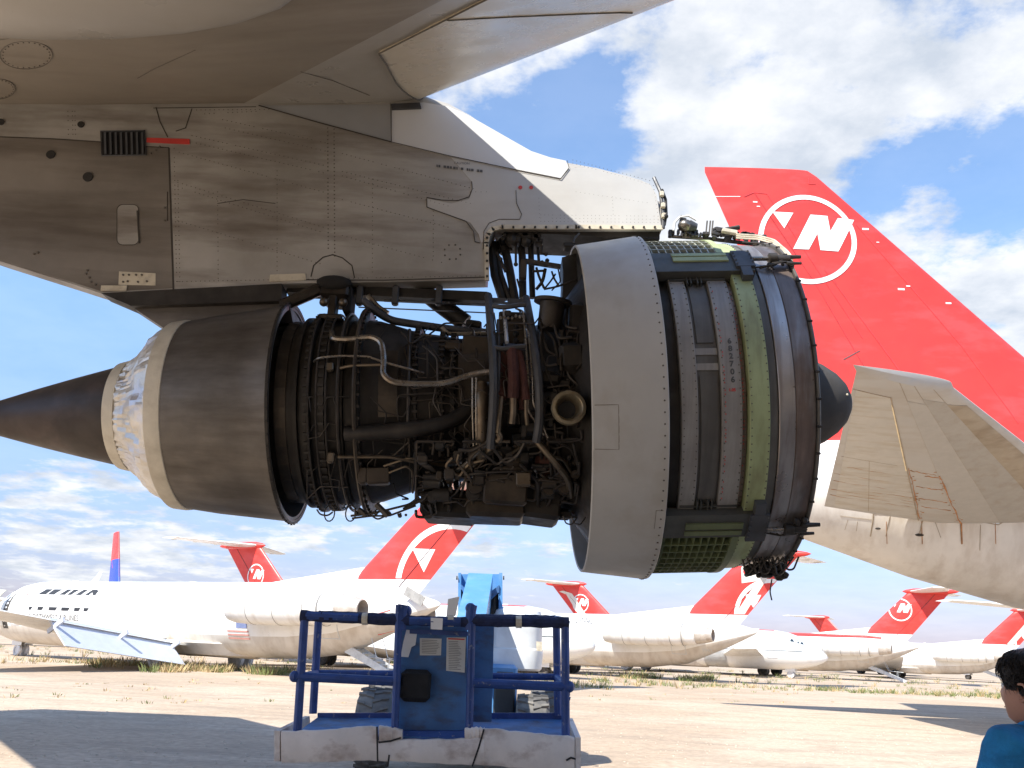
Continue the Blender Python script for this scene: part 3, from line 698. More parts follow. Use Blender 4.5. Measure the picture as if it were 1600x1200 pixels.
# starter air inlet + flange ring
v = MB(); c = CY(889, 637, 1.0); nrm = (Vector((0, 0, CAMZ))-c).normalized(); nrm = (nrm+Vector((.12, 0, .15))).normalized(); q = nrm.to_track_quat('Z', 'Y').to_matrix().to_4x4()
v.T = Matrix.Translation(c) @ q; v.mat(M('inlet_ring_metal', (.34, .29, .20), .35, .6, var=.25, scale=14, dirt=(.2, .13, .07), damt=.6, dscale=12))
v.lathe([(-.12, .055), (-.04, .07), (.0, .078), (.014, .092), (.012, .112), (-.012, .118), (-.05, .112), (-.14, .09)], n=40, axis='z'); v.mat(black); v.lathe([(-.10, .07), (-.10, .001)], n=30, axis='z')
epart(v, 'starter_inlet')
v = MB(); c = CY(864, 472, .95); v.T = Matrix.Translation(c) @ Matrix.Rotation(R(8), 4, 'X') @ Matrix.Rotation(R(6), 4, 'Y'); v.lathe([(-.012, .09), (-.012, .135), (.012, .135), (.012, .09)], n=36, axis='z', closed_prof=True); v.lathe([(-.2, .085), (-.012, .09)], n=30, axis='z')
epart(v, 'duct_flange', piped)
# struts and brackets in the upper window of the fan frame
v = MB(); v.mat(soot)
for pts, r in (([(768, 380), (773, 430), (786, 470)], .034), ([(788, 384), (796, 420), (805, 470)], .034), ([(772, 378), (783, 430), (797, 470)], .022), ([(785, 376), (790, 395)], .05), ([(812, 372), (816, 400), (817, 466)], .030), ([(829, 378), (832, 466)], .024), ([(840, 384), (842, 408)], .012), ([(775, 392), (800, 388)], .02)):
    w_ = MB(); w_.tube([W(x, y, 6.6) for x, y in pts], r, 8); epart(w_, 'support_strut', soot)
v = MB(); v.mat(casing2)
c = W(818, 422, 6.45); v.bbox(c, (.05, .06, .17), .01); a, b = W(820, 408, 6.45), W(876, 417, 6.45); v.tube([a, (a+b)/2, b], .024, 4)
v.mat(piped)
for pts, r in (([(806, 378), (806, 404), (806, 412)], .010), ([(847, 384), (845, 396), (854, 397)], .012), ([(838, 418), (842, 432), (850, 450)], .010), ([(852, 420), (848, 440), (838, 452)], .014), ([(862, 424), (866, 436), (874, 448)], .008), ([(868, 428), (860, 440), (850, 452)], .008), ([(872, 420), (876, 440), (862, 454)], .006), ([(832, 424), (850, 423)], .010), ([(776, 395), (782, 405), (790, 425)], .012), ([(808, 436), (812, 450)], .008), ([(902, 436), (870, 448), (850, 452)], .008)):
    w_ = MB(); w_.pipe([W(x, y, 6.5) for x, y in pts], r, 6); epart(w_, 'bleed_line', piped)
for (x, y) in ((806, 413), (853, 397), (782, 405), (847, 410), (855, 407)): w_ = MB(); w_.ball(W(x, y, 6.48), .018, 6); epart(w_, 'clamp', piped)
v.mat(soot); v.prism([W(878, 402, 6.5), W(900, 396, 6.5), W(905, 470, 6.5), W(878, 470, 6.5), W(880, 430, 6.5)], (0, .3, 0)); v.bbox(W(890, 386, 6.5), (.10, .1, .04), .01)
v.tube([W(905, 365, 6.35), W(898, 372, 6.32), W(896, 380, 6.30)], .008, 6)
epart(v, 'fan_frame_bracket'); v = MB(); v.mat(soot); v.ball(W(800, 375, 6.5), .06, 8); v.ball(W(822, 377, 6.5), .05, 8)
for k in range(10): v.bbox(W(776+random.uniform(0, 70), 370+random.uniform(0, 10), 6.5), (random.uniform(.03, .09), .1, random.uniform(.03, .07)), .01)
epart(v, 'fan_frame_bracket')
# accessory gearbox and clutter
random.seed(11)
def blk(px, py, w, h, d, r, mat, b=.012, nm='accessory_unit'):
    v = MB(); v.mat(mat); c = CY(px, py, r); a = random.uniform(-.1, .1); v.bbox(c+Vector((0, d/2, 0)), (w, d, h), b, rot=(0, a, 0)); epart(v, nm)
blk(775, 778, .42, .26, .5, .84, casing2, .03); blk(700, 785, .40, .20, .5, .80, casing, .03); blk(845, 780, .30, .26, .5, .84, casing, .03); blk(862, 745, .2, .2, .4, .82, casing, .03)
blk(765, 797, .30, .10, .4, .82, casing2, .02); blk(790, 762, .30, .22, .1, .92, casing2, .02); blk(818, 748, .10, .10, .06, .94, brass); blk(800, 716, .16, .16, .2, .84, casing2, .05); blk(790, 700, .12, .1, .2, .84, casing, .04)
blk(852, 722, .14, .18, .2, .80, M('red_brown_case', (.14, .06, .045), .5, .3), .05); blk(590, 742, .16, .12, .1, .80, casing2); blk(566, 742, .06, .12, .1, .80, casing2); blk(515, 572, .05, .07, .05, .76, brass); blk(516, 714, .05, .08, .05, .78, brass)
blk(905, 500, .14, .3, .3, .9, casing, .04); blk(895, 555, .18, .24, .3, .9, casing, .05); blk(860, 590, .14, .1, .2, .84, casing, .03); blk(740, 505, .12, .06, .2, .62, casing); blk(710, 540, .14, .07, .06, .62, casing2); blk(745, 550, .22, .26, .1, .60, casing2)
for k in range(46):
    blk(random.uniform(650, 910), random.uniform(690, 806), random.uniform(.02, .08), random.uniform(.02, .08), .1, random.uniform(.82, .9), random.choice((casing, casing2, soot, piped)), .008, 'bracket')
for k in range(40):
    blk(random.uniform(775, 915), random.uniform(470, 690), random.uniform(.02, .09), random.uniform(.02, .09), .1, random.uniform(.74, .9), random.choice((casing, soot, piped, casing)), .008, 'bracket')
for k in range(26):
    v = MB(); v.mat(random.choice((casing, casing2, soot))); c = CY(random.uniform(655, 905), random.uniform(740, 806), .85)
    ax = random.choice(((1, 0, 0), (0, 1, 0))); L_ = random.uniform(.05, .14)
    v.tube([c-Vector(ax)*L_/2, c+Vector(ax)*L_/2], random.uniform(.02, .055), 12); epart(v, 'clutter_cylinder')  # random plain cylinders among the accessories
v = MB(); random.seed(23)
def wire(zone, n, r0, r1, mats, cyl=(.78, .9), nm='lower_small_pipe'):  # random small pipes hugging the engine, named by zone
    for k in range(n):
        x, y = random.uniform(zone[0], zone[2]), random.uniform(zone[1], zone[3]); pts = [(x, y)]
        d_ = random.choice((0, 90, 180, 270))+random.uniform(-15, 15)
        for i in range(random.randint(2, 5)):
            L_ = random.uniform(12, 45); x += L_*math.cos(R(d_)); y += L_*math.sin(R(d_)); x = min(max(x, zone[0]), zone[2]); y = min(max(y, zone[1]), zone[3]); pts.append((x, y)); d_ += random.choice((-90, -45, 45, 90))+random.uniform(-10, 10)
        rr = random.uniform(*cyl); v = MB(); v.mat(random.choice(mats)); v.pipe([CY(a, b, rr) for a, b in pts], random.uniform(r0, r1), 6); epart(v, nm)
wire((650, 690, 905, 808), 84, .004, .013, (piped, piped, casing2, brass, piped)); wire((845, 475, 915, 690), 46, .004, .012, (piped, piped, casing2), nm='frame_small_pipe'); wire((772, 480, 850, 700), 18, .003, .008, (piped, casing2), nm='frame_small_pipe')
wire((570, 505, 760, 590), 22, .003, .007, (piped, casing2), (.62, .7), 'core_small_pipe'); wire((480, 620, 640, 780), 16, .003, .007, (piped, casing), (.74, .78), 'core_small_pipe'); wire((640, 600, 760, 720), 22, .004, .008, (piped, casing2), (.62, .72), 'core_small_pipe')
v = MB()
# looping harness under the core
def loopw(pts, r=.006):
    P = [W(x, y, 6.2) for x, y in pts]; v.pipe(P, r, 6)
v.mat(piped)
for x in (515, 548):
    c = W(x, 802, 6.2); v.tube([c+Vector((.035*math.cos(a), 0, .055*math.sin(a))) for a in [2*math.pi*k/14 for k in range(14)]], .005, 5, closed=True)
loopw([(548, 806), (575, 803), (600, 798), (640, 788), (655, 776)], .008); loopw([(550, 810), (580, 806), (608, 806), (650, 790)], .007); loopw([(572, 800), (590, 812), (612, 802), (600, 795), (585, 802)], .006)
loopw([(560, 796), (566, 800), (572, 806)], .02); loopw([(588, 788), (600, 800), (606, 806)], .022); loopw([(630, 796), (660, 780), (668, 772)], .012); loopw([(495, 796), (500, 804), (512, 806), (520, 800)], .006)
for k in range(16): v.ball(W(random.uniform(555, 640), 806-random.uniform(0, 6), 6.2), random.uniform(.008, .016), 6)
epart(v, 'wiring_harness'); v = MB(); v.mat(piped)
for x in (880, 893): loopw([(x, 806), (x+4, 818), (x+14, 820), (x+22, 808)], .005)
epart(v, 'wiring_harness')
# ---- fan section
e = E3(); e.lathe([(.50, 1.240), (.95, 1.300), (.970, 1.300), (.976, 1.292), (.970, 1.278), (.92, 1.274), (.50, 1.222), (.492, 1.230), (.50, 1.240)], n=128)
cowl = epart(e, 'fan_cowl', cowlm)
e = E3()
for k in range(110):
    a = R(k*360/110.); r = 1.2985; e.lathe([(0, .0065), (-.004, .006), (-.0045, .0003)], n=6, axis='y', c=(.945, -r*math.cos(a), r*math.sin(a))) if abs(math.cos(a)) > .55 else e.box((.945, -r*math.cos(a), r*math.sin(a)), (.012, .012, .012))
absorb(cowl, e, rivet)
e = E3()
def ctube(x0, x1, a0, a1, r0, r1, w, k=10):
    e.tube([(x0+(x1-x0)*i/k, -(r0+(r1-r0)*i/k)*math.cos(R(a0+(a1-a0)*i/k)), (r0+(r1-r0)*i/k)*math.sin(R(a0+(a1-a0)*i/k))) for i in range(k+1)], w, 4)
ctube(.51, .66, -14, -14, 1.241, 1.259, .0035); ctube(.66, .66, -14, -27, 1.259, 1.259, .0035); ctube(.66, .66, -27, -60, 1.259, 1.259, .0022); ctube(.91, .91, -46, -53, 1.295, 1.295, .002); ctube(.91, .96, -46, -46, 1.295, 1.30, .002); ctube(.51, .66, -27, -27, 1.241, 1.259, .003)
absorb(cowl, e, M('cowl_seam', (.24, .21, .17), .7))  # joint colour of the cowl panel seams
# fan case in bands (each a visible ring)
def band(name, x0, x1, r, mat, r0=1.15, bev=.004, rr=None):
    e = E3(); r1 = rr or r; e.lathe([(x0, r0), (x0, r-bev), (x0+bev, r), (x1-bev, r1), (x1, r1-bev), (x1, r0)], n=128, closed_prof=True); return epart(e, name, mat)
band('fan_case_band', .985, 1.068, 1.165, soot); b1 = band('fan_case_band', 1.07, 1.178, 1.205, greyband); b2 = band('fan_case_band', 1.180, 1.328, 1.175, darkband); b3 = band('fan_case_band', 1.33, 1.462, 1.207, greyband)
band('fan_case_band', 1.464, 1.498, 1.178, brownband); gr = band('green_ring', 1.50, 1.632, 1.238, green, rr=1.232); band('fan_case_band', 1.634, 1.69, 1.212, darkband); band('inlet_case', 1.692, 1.80, 1.224, silver, rr=1.220); band('inlet_case', 1.803, 1.935, 1.216, brownband, rr=1.210)
rim = band('inlet_rim', 1.938, 1.956, 1.236, darkband, r0=1.17, bev=.006)
e = E3()
for x, r in ((1.085, 1.205), (1.165, 1.205), (1.345, 1.207), (1.45, 1.207), (1.484, 1.18), (1.512, 1.238), (1.622, 1.233)):
    for k in range(150):
        a = R(k*2.4)
        if math.cos(a) < -.1: continue
        e.box((x, -(r+.001)*math.cos(a), (r+.001)*math.sin(a)), (.007, .007, .007), rot=(-a, 0, 0))
absorb(b2, e, rivet)
e = E3(); e.mat(greyband)
for a in (2.5, -2.5): e.lathe([(1.182, 1.176), (1.182, 1.184), (1.326, 1.184), (1.326, 1.176)], a0=a-1.1, a1=a+1.1, n=3, closed_prof=True)
e.mat(darkband)
for a0, a1 in ((-46, -5.5), (5.5, 29)): e.lathe([(1.20, 1.174), (1.20, 1.185), (1.31, 1.185), (1.31, 1.174)], a0=a0, a1=a1, n=30, closed_prof=True)
absorb(b2, e)
e = E3(); e.mat(redmark)
for x in (1.352, 1.468, 1.476):
    for k in range(60):
        if random.random() < .5: e.box((x, -1.2085*math.cos(R(-45+1.2*k)) if x < 1.46 else -1.179*math.cos(R(-45+1.2*k)), (1.2085 if x < 1.46 else 1.179)*math.sin(R(-45+1.2*k))), (.005, .004, .009))
absorb(b3, e)
# number running down the band
vs, fs = text_mesh('', .1); e = E3(); e.mat(stencil)
for i, ch in enumerate('682706'):
    vs, fs = text_mesh(ch, .052, bold=.002)
    if not vs: continue
    cx_ = (min(p.x for p in vs)+max(p.x for p in vs))/2; th0 = R(5.5)-i*.052/1.21
    e.add([Vector((1.405+(p.x-cx_), -1.2105*math.cos(th0+(p.y-.02)/1.21), 1.2105*math.sin(th0+(p.y-.02)/1.21))) for p in vs], fs)
e.mat(redmark); vs, fs = text_mesh('1.05', .026, bold=.001); e.add([Vector((1.375+p.x, -1.2105*math.cos(R(-10.5)+p.y/1.21), 1.2105*math.sin(R(-10.5)+p.y/1.21))) for p in vs], fs)
sub(e, 'case_number', None, b3, smooth=0)
# rim bolts, inlet interior, fan, spinner
e = E3()
for k in range(44): a = R(k*360/44.+3); e.tube([(1.93, -1.235*math.cos(a), 1.235*math.sin(a)), (1.958, -1.235*math.cos(a), 1.235*math.sin(a))], .008, 6)
absorb(rim, e, soot)
e = E3(); e.lathe([(1.956, 1.19), (1.9, 1.17), (1.55, 1.16), (1.2, 1.16), (1.0, 1.16), (.98, .5)], n=96); epart(e, 'inlet_liner', darkband)
e = E3(); nb = 46
for k in range(nb):
    a = 2*math.pi*k/nb; rr = []
    for r, tw, cw in ((.36, 25, .14), (.7, 42, .17), (1.14, 62, .20)):
        ca, sa = math.cos(a), math.sin(a); t = R(tw); ring = []
        for (u, w) in ((-.5, 0), (0, .012), (.5, 0), (0, -.012)):
            dx = cw*(u*math.cos(t))+w*math.sin(t); ds = cw*(u*math.sin(t))-w*math.cos(t)
            ring.append(Vector((1.62+dx, -r*ca+ds*sa, r*sa+ds*ca)))
        rr.append(ring)
    e.loft(rr)
epart(e, 'fan_blades', silver, smooth=0)
e = E3(); e.lathe([(1.55, .43), (1.75, .432), (1.95, .425), (2.12, .402), (2.28, .358), (2.40, .305), (2.50, .24), (2.57, .17), (2.61, .10), (2.627, .04), (2.629, .002)], n=64)
sp = epart(e, 'spinner', spinm)
e = E3()
for k in range(3): a = R(2+k*120); e.ball((2.53, -.215*math.cos(a), .215*math.sin(a)), .010, 6)
absorb(sp, e, plate)
# beams and cascades
def beam(a0, a1, up):
    am = (a0+a1)/2; g_ = green if up else greend
    e = E3(); e.mat(beamm); e.lathe([(1.02, 1.19), (1.02, 1.275), (1.90, 1.265), (1.90, 1.19)], a0=a0, a1=a1, n=5, closed_prof=True) if False else None
    e.lathe([(.985, 1.19), (.985, 1.272), (1.66, 1.272), (1.66, 1.19)], a0=a0, a1=a1, n=6, closed_prof=True)
    e.mat(beamm); k0 = a0 if up else a1
    sgn = -1 if up else 1
    # lighter channel strips
    e.mat(g_)
    e.lathe([(1.12, 1.272), (1.12, 1.284), (1.50, 1.284), (1.50, 1.272)], a0=am-1.3*sgn*0-.6, a1=am+1.6, n=3, closed_prof=True)
    e.lathe([(1.12, 1.272), (1.12, 1.282), (1.50, 1.282), (1.50, 1.272)], a0=am+2.6, a1=am+4.4, n=3, closed_prof=True) if up else e.lathe([(1.12, 1.272), (1.12, 1.282), (1.50, 1.282), (1.50, 1.272)], a0=am-3.4, a1=am-1.6, n=3, closed_prof=True)
    bo = epart(e, 'cascade_beam')
    e = E3(); e.mat(framem); e.lathe([(1.535, 1.27), (1.535, 1.292), (1.665, 1.292), (1.665, 1.27)], a0=am-4.5 if up else am-6, a1=am+5, n=4, closed_prof=True)
    e.lathe([(1.56, 1.238), (1.56, 1.290), (1.63, 1.290), (1.63, 1.238)], a0=(am-9 if up else am), a1=(am if up else am+9), n=4, closed_prof=True)
    for k in range(8): a = R(am-3.5+1.1*k); e.box((1.545+.11*(k % 2), -1.294*math.cos(a), 1.294*math.sin(a)), (.010, .012, .012))
    sub(e, 'beam_bracket', None, bo)
    e = E3(); a = R(am+(1 if up else -2)); P = lambda x, r, da=0: Vector((x, -r*math.cos(a+R(da)), r*math.sin(a+R(da))))
    e.mat(pipem); e.tube([P(1.64, 1.27), P(1.80, 1.27)], .016, 12)
    e.mat(soot if not up else piped); e.tube([P(1.78, 1.27), P(1.79, 1.27), P(1.84, 1.27), P(1.845, 1.27)], [.02, .04, .04, .028], 12); e.tube([P(1.84, 1.265), P(1.93, 1.262)], .03, 12)
    e.tube([P(1.90, 1.262, 1.5), P(2.02, 1.262, 1.5)], [.018, .013], 8); e.tube([P(1.90, 1.262, -2.5), P(2.0, 1.26, -2.5)], [.014, .010], 8)
    for k in range(9): 
        q = P(1.78+random.uniform(0, .14), 1.25, random.uniform(-3, 3)); e.ball(q, random.uniform(.012, .026), 6)
    for k in range(4): e.pipe([P(1.66+.05*k, 1.235, -3-k*.4), P(1.78, 1.26, -3.4), P(1.88, 1.27, -2+k), P(1.95, 1.25, -1+k)], .006, 6)
    epart(e, 'reverser_actuator')
    e = E3(); e.mat(beamm)        # latch brackets beside the beam
    aa = (a0-1.8) if up else (a1+1.8)
    for x in (1.19, 1.215, 1.26, 1.285): e.lathe([(x, 1.19), (x, 1.225), (x+.008, 1.225), (x+.008, 1.19)], a0=aa-1.4, a1=aa+1.4, n=2, closed_prof=True)
    e.lathe([(1.08, 1.19), (1.08, 1.216), (1.46, 1.216), (1.46, 1.19)], a0=aa+(-1.0 if not up else .6), a1=aa+(-.4 if not up else 1.4), n=2, closed_prof=True)
    absorb(bo, e)
random.seed(31)
beam(31, 42.5, True); beam(-58.5, -49, False)
def cascade(a0, a1, m1, m2, da=4.2):
    e = E3(); e.mat(m1); n_ = int(round((a1-a0)/da))
    xs_ = [1.0+.05*k for k in range(10)]
    for k in range(n_+1):
        a = R(a0+(a1-a0)*k/n_); ca, sa = math.cos(a), math.sin(a)
        P = lambda x, r, t: Vector((x, -r*ca+t*sa, r*sa+t*ca))
        w = .004; e.add([P(x, r, t) for x in (.995, 1.45) for r in (1.205, 1.262) for t in (-w, w)], [(0, 1, 3, 2), (4, 6, 7, 5), (0, 4, 5, 1), (2, 3, 7, 6), (0, 2, 6, 4), (1, 5, 7, 3)])
    for x in xs_: e.lathe([(x, 1.258), (x+.005, 1.261), (x-.002, 1.205), (x-.006, 1.205)], a0=a0, a1=a1, n=max(4, n_), closed_prof=True)
    e.mat(m2); e.lathe([(1.452, 1.20), (1.452, 1.266), (1.498, 1.266), (1.498, 1.20)], a0=a0, a1=a1, n=30, closed_prof=True)
    return epart(e, 'reverser_cascade', smooth=0)
cascade(43, 137, cascm, green); cascade(-121, -59, greend, greend)
# kit on top of the fan case
v = MB(); random.seed(41); v.mat(pipem)
v.tube([W(1044, 369, 6.5), W(1100, 373, 6.5)], .014, 6); v.tube([W(1071, 372, 6.5), W(1071, 352, 6.45)], .02, 6); c = W(1071, 353, 6.45); v.ball(c, .056, 12, (1.1, 1, .9)); v.mat(framem); v.tube([c+Vector((.03, 0, 0)), c+Vector((.09, 0, -.01))], [.05, .03], 10); v.mat(piped); v.bbox(c+Vector((-.02, 0, .045)), (.05, .05, .03), .006)
v.mat(M('white_line', (.7, .7, .68), .4)); v.tube([c+Vector((-.10, -.03, -.06)), c+Vector((-.09, -.03, .01)), c+Vector((-.05, -.03, .06)), c+Vector((.02, -.03, .075)), c+Vector((.08, -.03, .04))], .010, 6)
v.mat(piped)
for k in range(22): v.bbox(W(1046+random.uniform(0, 50), 369-random.uniform(0, 7), 6.47), (random.uniform(.01, .04), .04, random.uniform(.01, .04)), .004)
v.tube([c+Vector((-.04, 0, .05)), c+Vector((-.035, 0, .085)), c+Vector((-.03, 0, .09))], .006, 6)
epart(v, 'pressure_valve')
v = MB(); v.mat(piped)
v.tube([W(1098, 372, 6.5), W(1200, 384, 6.5)], .016, 6); c = W(1130, 363, 6.5); v.bbox(c, (.16, .08, .05), .012, rot=(0, R(9), 0)); v.tube([c+Vector((.02, 0, .03)), c+Vector((.13, 0, .05))], [.014, .022], 8)
for k in range(34): qx = random.uniform(0, 95); v.bbox(W(1100+qx, 366+qx*.10+random.uniform(-8, 5), 6.47), (random.uniform(.015, .06), .05, random.uniform(.01, .035)), .005, rot=(0, random.uniform(-.4, .4), 0))
for x in (1103, 1108, 1112): v.tube([W(x, 366, 6.45), W(x+2, 345, 6.45)], .006, 6)
v.mat(plate); v.bbox(W(1140, 362, 6.42), (.12, .04, .035), .006, rot=(0, R(8), 0))
for dy in (0, 3, 6): v.pipe([W(1150, 366+dy, 6.4), W(1185, 368+dy, 6.38), W(1210, 375+dy, 6.3), W(1230, 392+dy, 6.2), W(1238, 402+dy, 6.1)], .007, 6)
v.mat(soot); v.pipe([W(1160, 378, 6.3), W(1188, 380, 6.2), W(1210, 388, 6.1)], .006, 6)
epart(v, 'control_unit')
v = MB(); v.mat(soot)
for k in range(38): 
    c = W(1168+random.uniform(0, 58), 882+random.uniform(0, 18), 6.5); c.z -= .0
    random.choice((lambda: v.ball(c, random.uniform(.015, .04), 7), lambda: v.bbox(c, (random.uniform(.02, .08), .08, random.uniform(.02, .05)), .008, rot=(0, random.uniform(-.6, .6), 0))))()
v.mat(piped)
for k in range(9):
    x = 1160+k*8; v.pipe([W(x, 872, 6.4), W(x+6, 886+random.uniform(0, 14), 6.4), W(x+16, 880+random.uniform(0, 18), 6.4), W(x+24, 870, 6.4)], .007, 6)
v.pipe([W(1206, 905, 6.4), W(1203, 925, 6.4), W(1206, 938, 6.4)], .005, 6)
epart(v, 'oil_drain_unit')
# fuselage of the same aircraft (behind the viewer), its gear
def floft(mb, st, n=40, ax=1., cy=0.):
    rings = []
    for (x, zc, ry, rz) in st: rings.append([Vector((x, cy+ry*math.cos(2*math.pi*k/n), zc+rz*math.sin(2*math.pi*k/n))) for k in range(n)])
    mb.loft(rings)
v = MB(); floft(v, [(-38, 7.6, .3, .4), (-30, 7.2, 1.5, 1.7), (-20, 6.0, 3.0, 3.0), (-12, 5.3, 3.25, 3.3), (18, 5.3, 3.25, 3.3), (24, 5.6, 3.0, 3.6), (28, 5.4, 2.3, 3.0), (31, 5.0, 1.1, 1.6), (32, 4.8, .2, .3)], cy=-14.3)
epart(v, 'fuselage', white)
for x, y in ((2, -11.0), (5, -13), (2, -17), (24, -14.3)):
    v = MB()
    v.tube([(x, y, 2.6), (x, y, .6)], .14, 10)
    for dx in (-.7, .7):
        for dy in (-.45, .45): v.lathe([(-.22, .3), (-.22, .55), (-.12, .62), (.12, .62), (.22, .55), (.22, .3)], n=24, axis='y', c=(x+dx, y+dy, .62))
    epart(v, 'landing_gear', rubber)
# ================================================================== twin-jets parked behind
LOGO_TRI = [(408, 383), (580, 390), (500, 533)]
LOGO_N = [(720, 403), (860, 410), (875, 548), (945, 425), (1083, 432), (930, 730), (785, 722), (768, 575), (692, 718), (565, 715)]
def logo_polys(cx_, cz, r, n=64):
    """flat logo polygons in (view-right, up)"""
    out = []
    for i in range(n):
        a, b = 2*math.pi*i/n, 2*math.pi*(i+1)/n
        out.append([(cx_+q*math.cos(t), cz+q*math.sin(t)) for t, q in ((a, r), (b, r), (b, r*.895), (a, r*.895))])
    f = lambda P: [(cx_+(x-687)/400*r, cz-(y-622)/400*r) for x, y in P]
    out.append(f(LOGO_TRI))
    N_ = f(LOGO_N); out += [[N_[9], N_[0], N_[7], N_[8]], [N_[0], N_[1], N_[2], N_[6], N_[7]], [N_[2], N_[3], N_[4], N_[5], N_[6]]]
    return out
def clip(poly, planes):
    for (nx, nz, d) in planes:           # keep nx*x+nz*z+d >= 0
        out = []
        for i in range(len(poly)):
            a, b = poly[i-1], poly[i]; da = nx*a[0]+nz*a[1]+d; db = nx*b[0]+nz*b[1]+d
            if (da < 0) != (db < 0): t = da/(da-db); out.append((a[0]+(b[0]-a[0])*t, a[1]+(b[1]-a[1])*t))
            if db >= 0: out.append(b)
        poly = out
        if len(poly) < 3: return []
    return poly
def inplanes(quad, inset=.03):
    """quad corners counter-clockwise or clockwise in (x, z) -> clip planes keeping the inside"""
    cx_ = sum(p[0] for p in quad)/4; cz = sum(p[1] for p in quad)/4; P = []
    for a, b in zip(quad, quad[1:]+quad[:1]):
        n = Vector((-(b[1]-a[1]), b[0]-a[0])).normalized(); d = -(n.x*a[0]+n.y*a[1])
        if n.x*cx_+n.y*cz+d < 0: n = -n; d = -d
        P.append((n.x, n.y, d-inset))
    return P
class Fin:
    """tapered upright fin: root/tip leading and trailing x at heights z0/z1"""
    def __init__(s, rl, rt, z0, tl, tt, z1, t=.09): s.__dict__.update(locals())
    def le(s, z): return s.rl+(s.tl-s.rl)*(z-s.z0)/(s.z1-s.z0)
    def te(s, z): return s.rt+(s.tt-s.rt)*(z-s.z0)/(s.z1-s.z0)
    def half(s, x, z):
        c = abs(s.le(z)-s.te(z)); u = abs(s.le(z)-x)/c; return c*foil_th(min(max(u, 0), 1), s.t)
    def ring(s, z, y0=0., n=14):
        c = s.le(z)-s.te(z); return [Vector((s.le(z)-u, y0+w, z)) for u, w in airfoil(abs(c), s.t, n)]
    def decal(s, mb, polys, side, off=.012, inset=.04, quad=None):
        q = quad or [(s.rl, s.z0), (s.rt, s.z0), (s.tt, s.z1), (s.tl, s.z1)]
        pl = inplanes(q, inset)
        for p in polys:
            p = clip([(-side*x, z) for x, z in p], pl)          # view-right -> local x
            if len(p) < 3: continue
            x0, x1 = min(a[0] for a in p), max(a[0] for a in p); k = max(1, int((x1-x0)/.25))
            for i in range(k):
                xa, xb = x0+(x1-x0)*i/k, x0+(x1-x0)*(i+1)/k
                c = clip(p, [(1, 0, -xa), (-1, 0, xb)])
                if len(c) >= 3: mb.add([Vector((x, side*(s.half(x, z)+off), z)) for x, z in c], [tuple(range(len(c)))])
GREYTOP = M('faded_grey_paint', (.60, .63, .64), .45, var=.06, dirt=(.5, .5, .47), damt=.4)
stripeg = M('faded_blue_stripe', (.42, .50, .60), .5, var=.08)
nacm = M('nacelle_white', (.76, .75, .72), .35, var=.06, dirt=(.46, .40, .32), damt=.5, dmap=(2, 1, .4), dscale=1)
liner = M('pale_blue_flap', (.56, .60, .68), .45, var=.05)
gearm = M('gear_strut', (.35, .34, .32), .5, .2, dirt=(.1, .09, .08), damt=.5)
wrap = M('white_wheel_wrap', (.66, .65, .64), .6, bump=.3, bscale=6, dirt=(.4, .38, .34), damt=.5)
stair_m = M('airstair_alloy', (.60, .62, .62), .5, .2, var=.15, dirt=(.35, .36, .35), damt=.5)
ROW = Vector((-.862, .507))
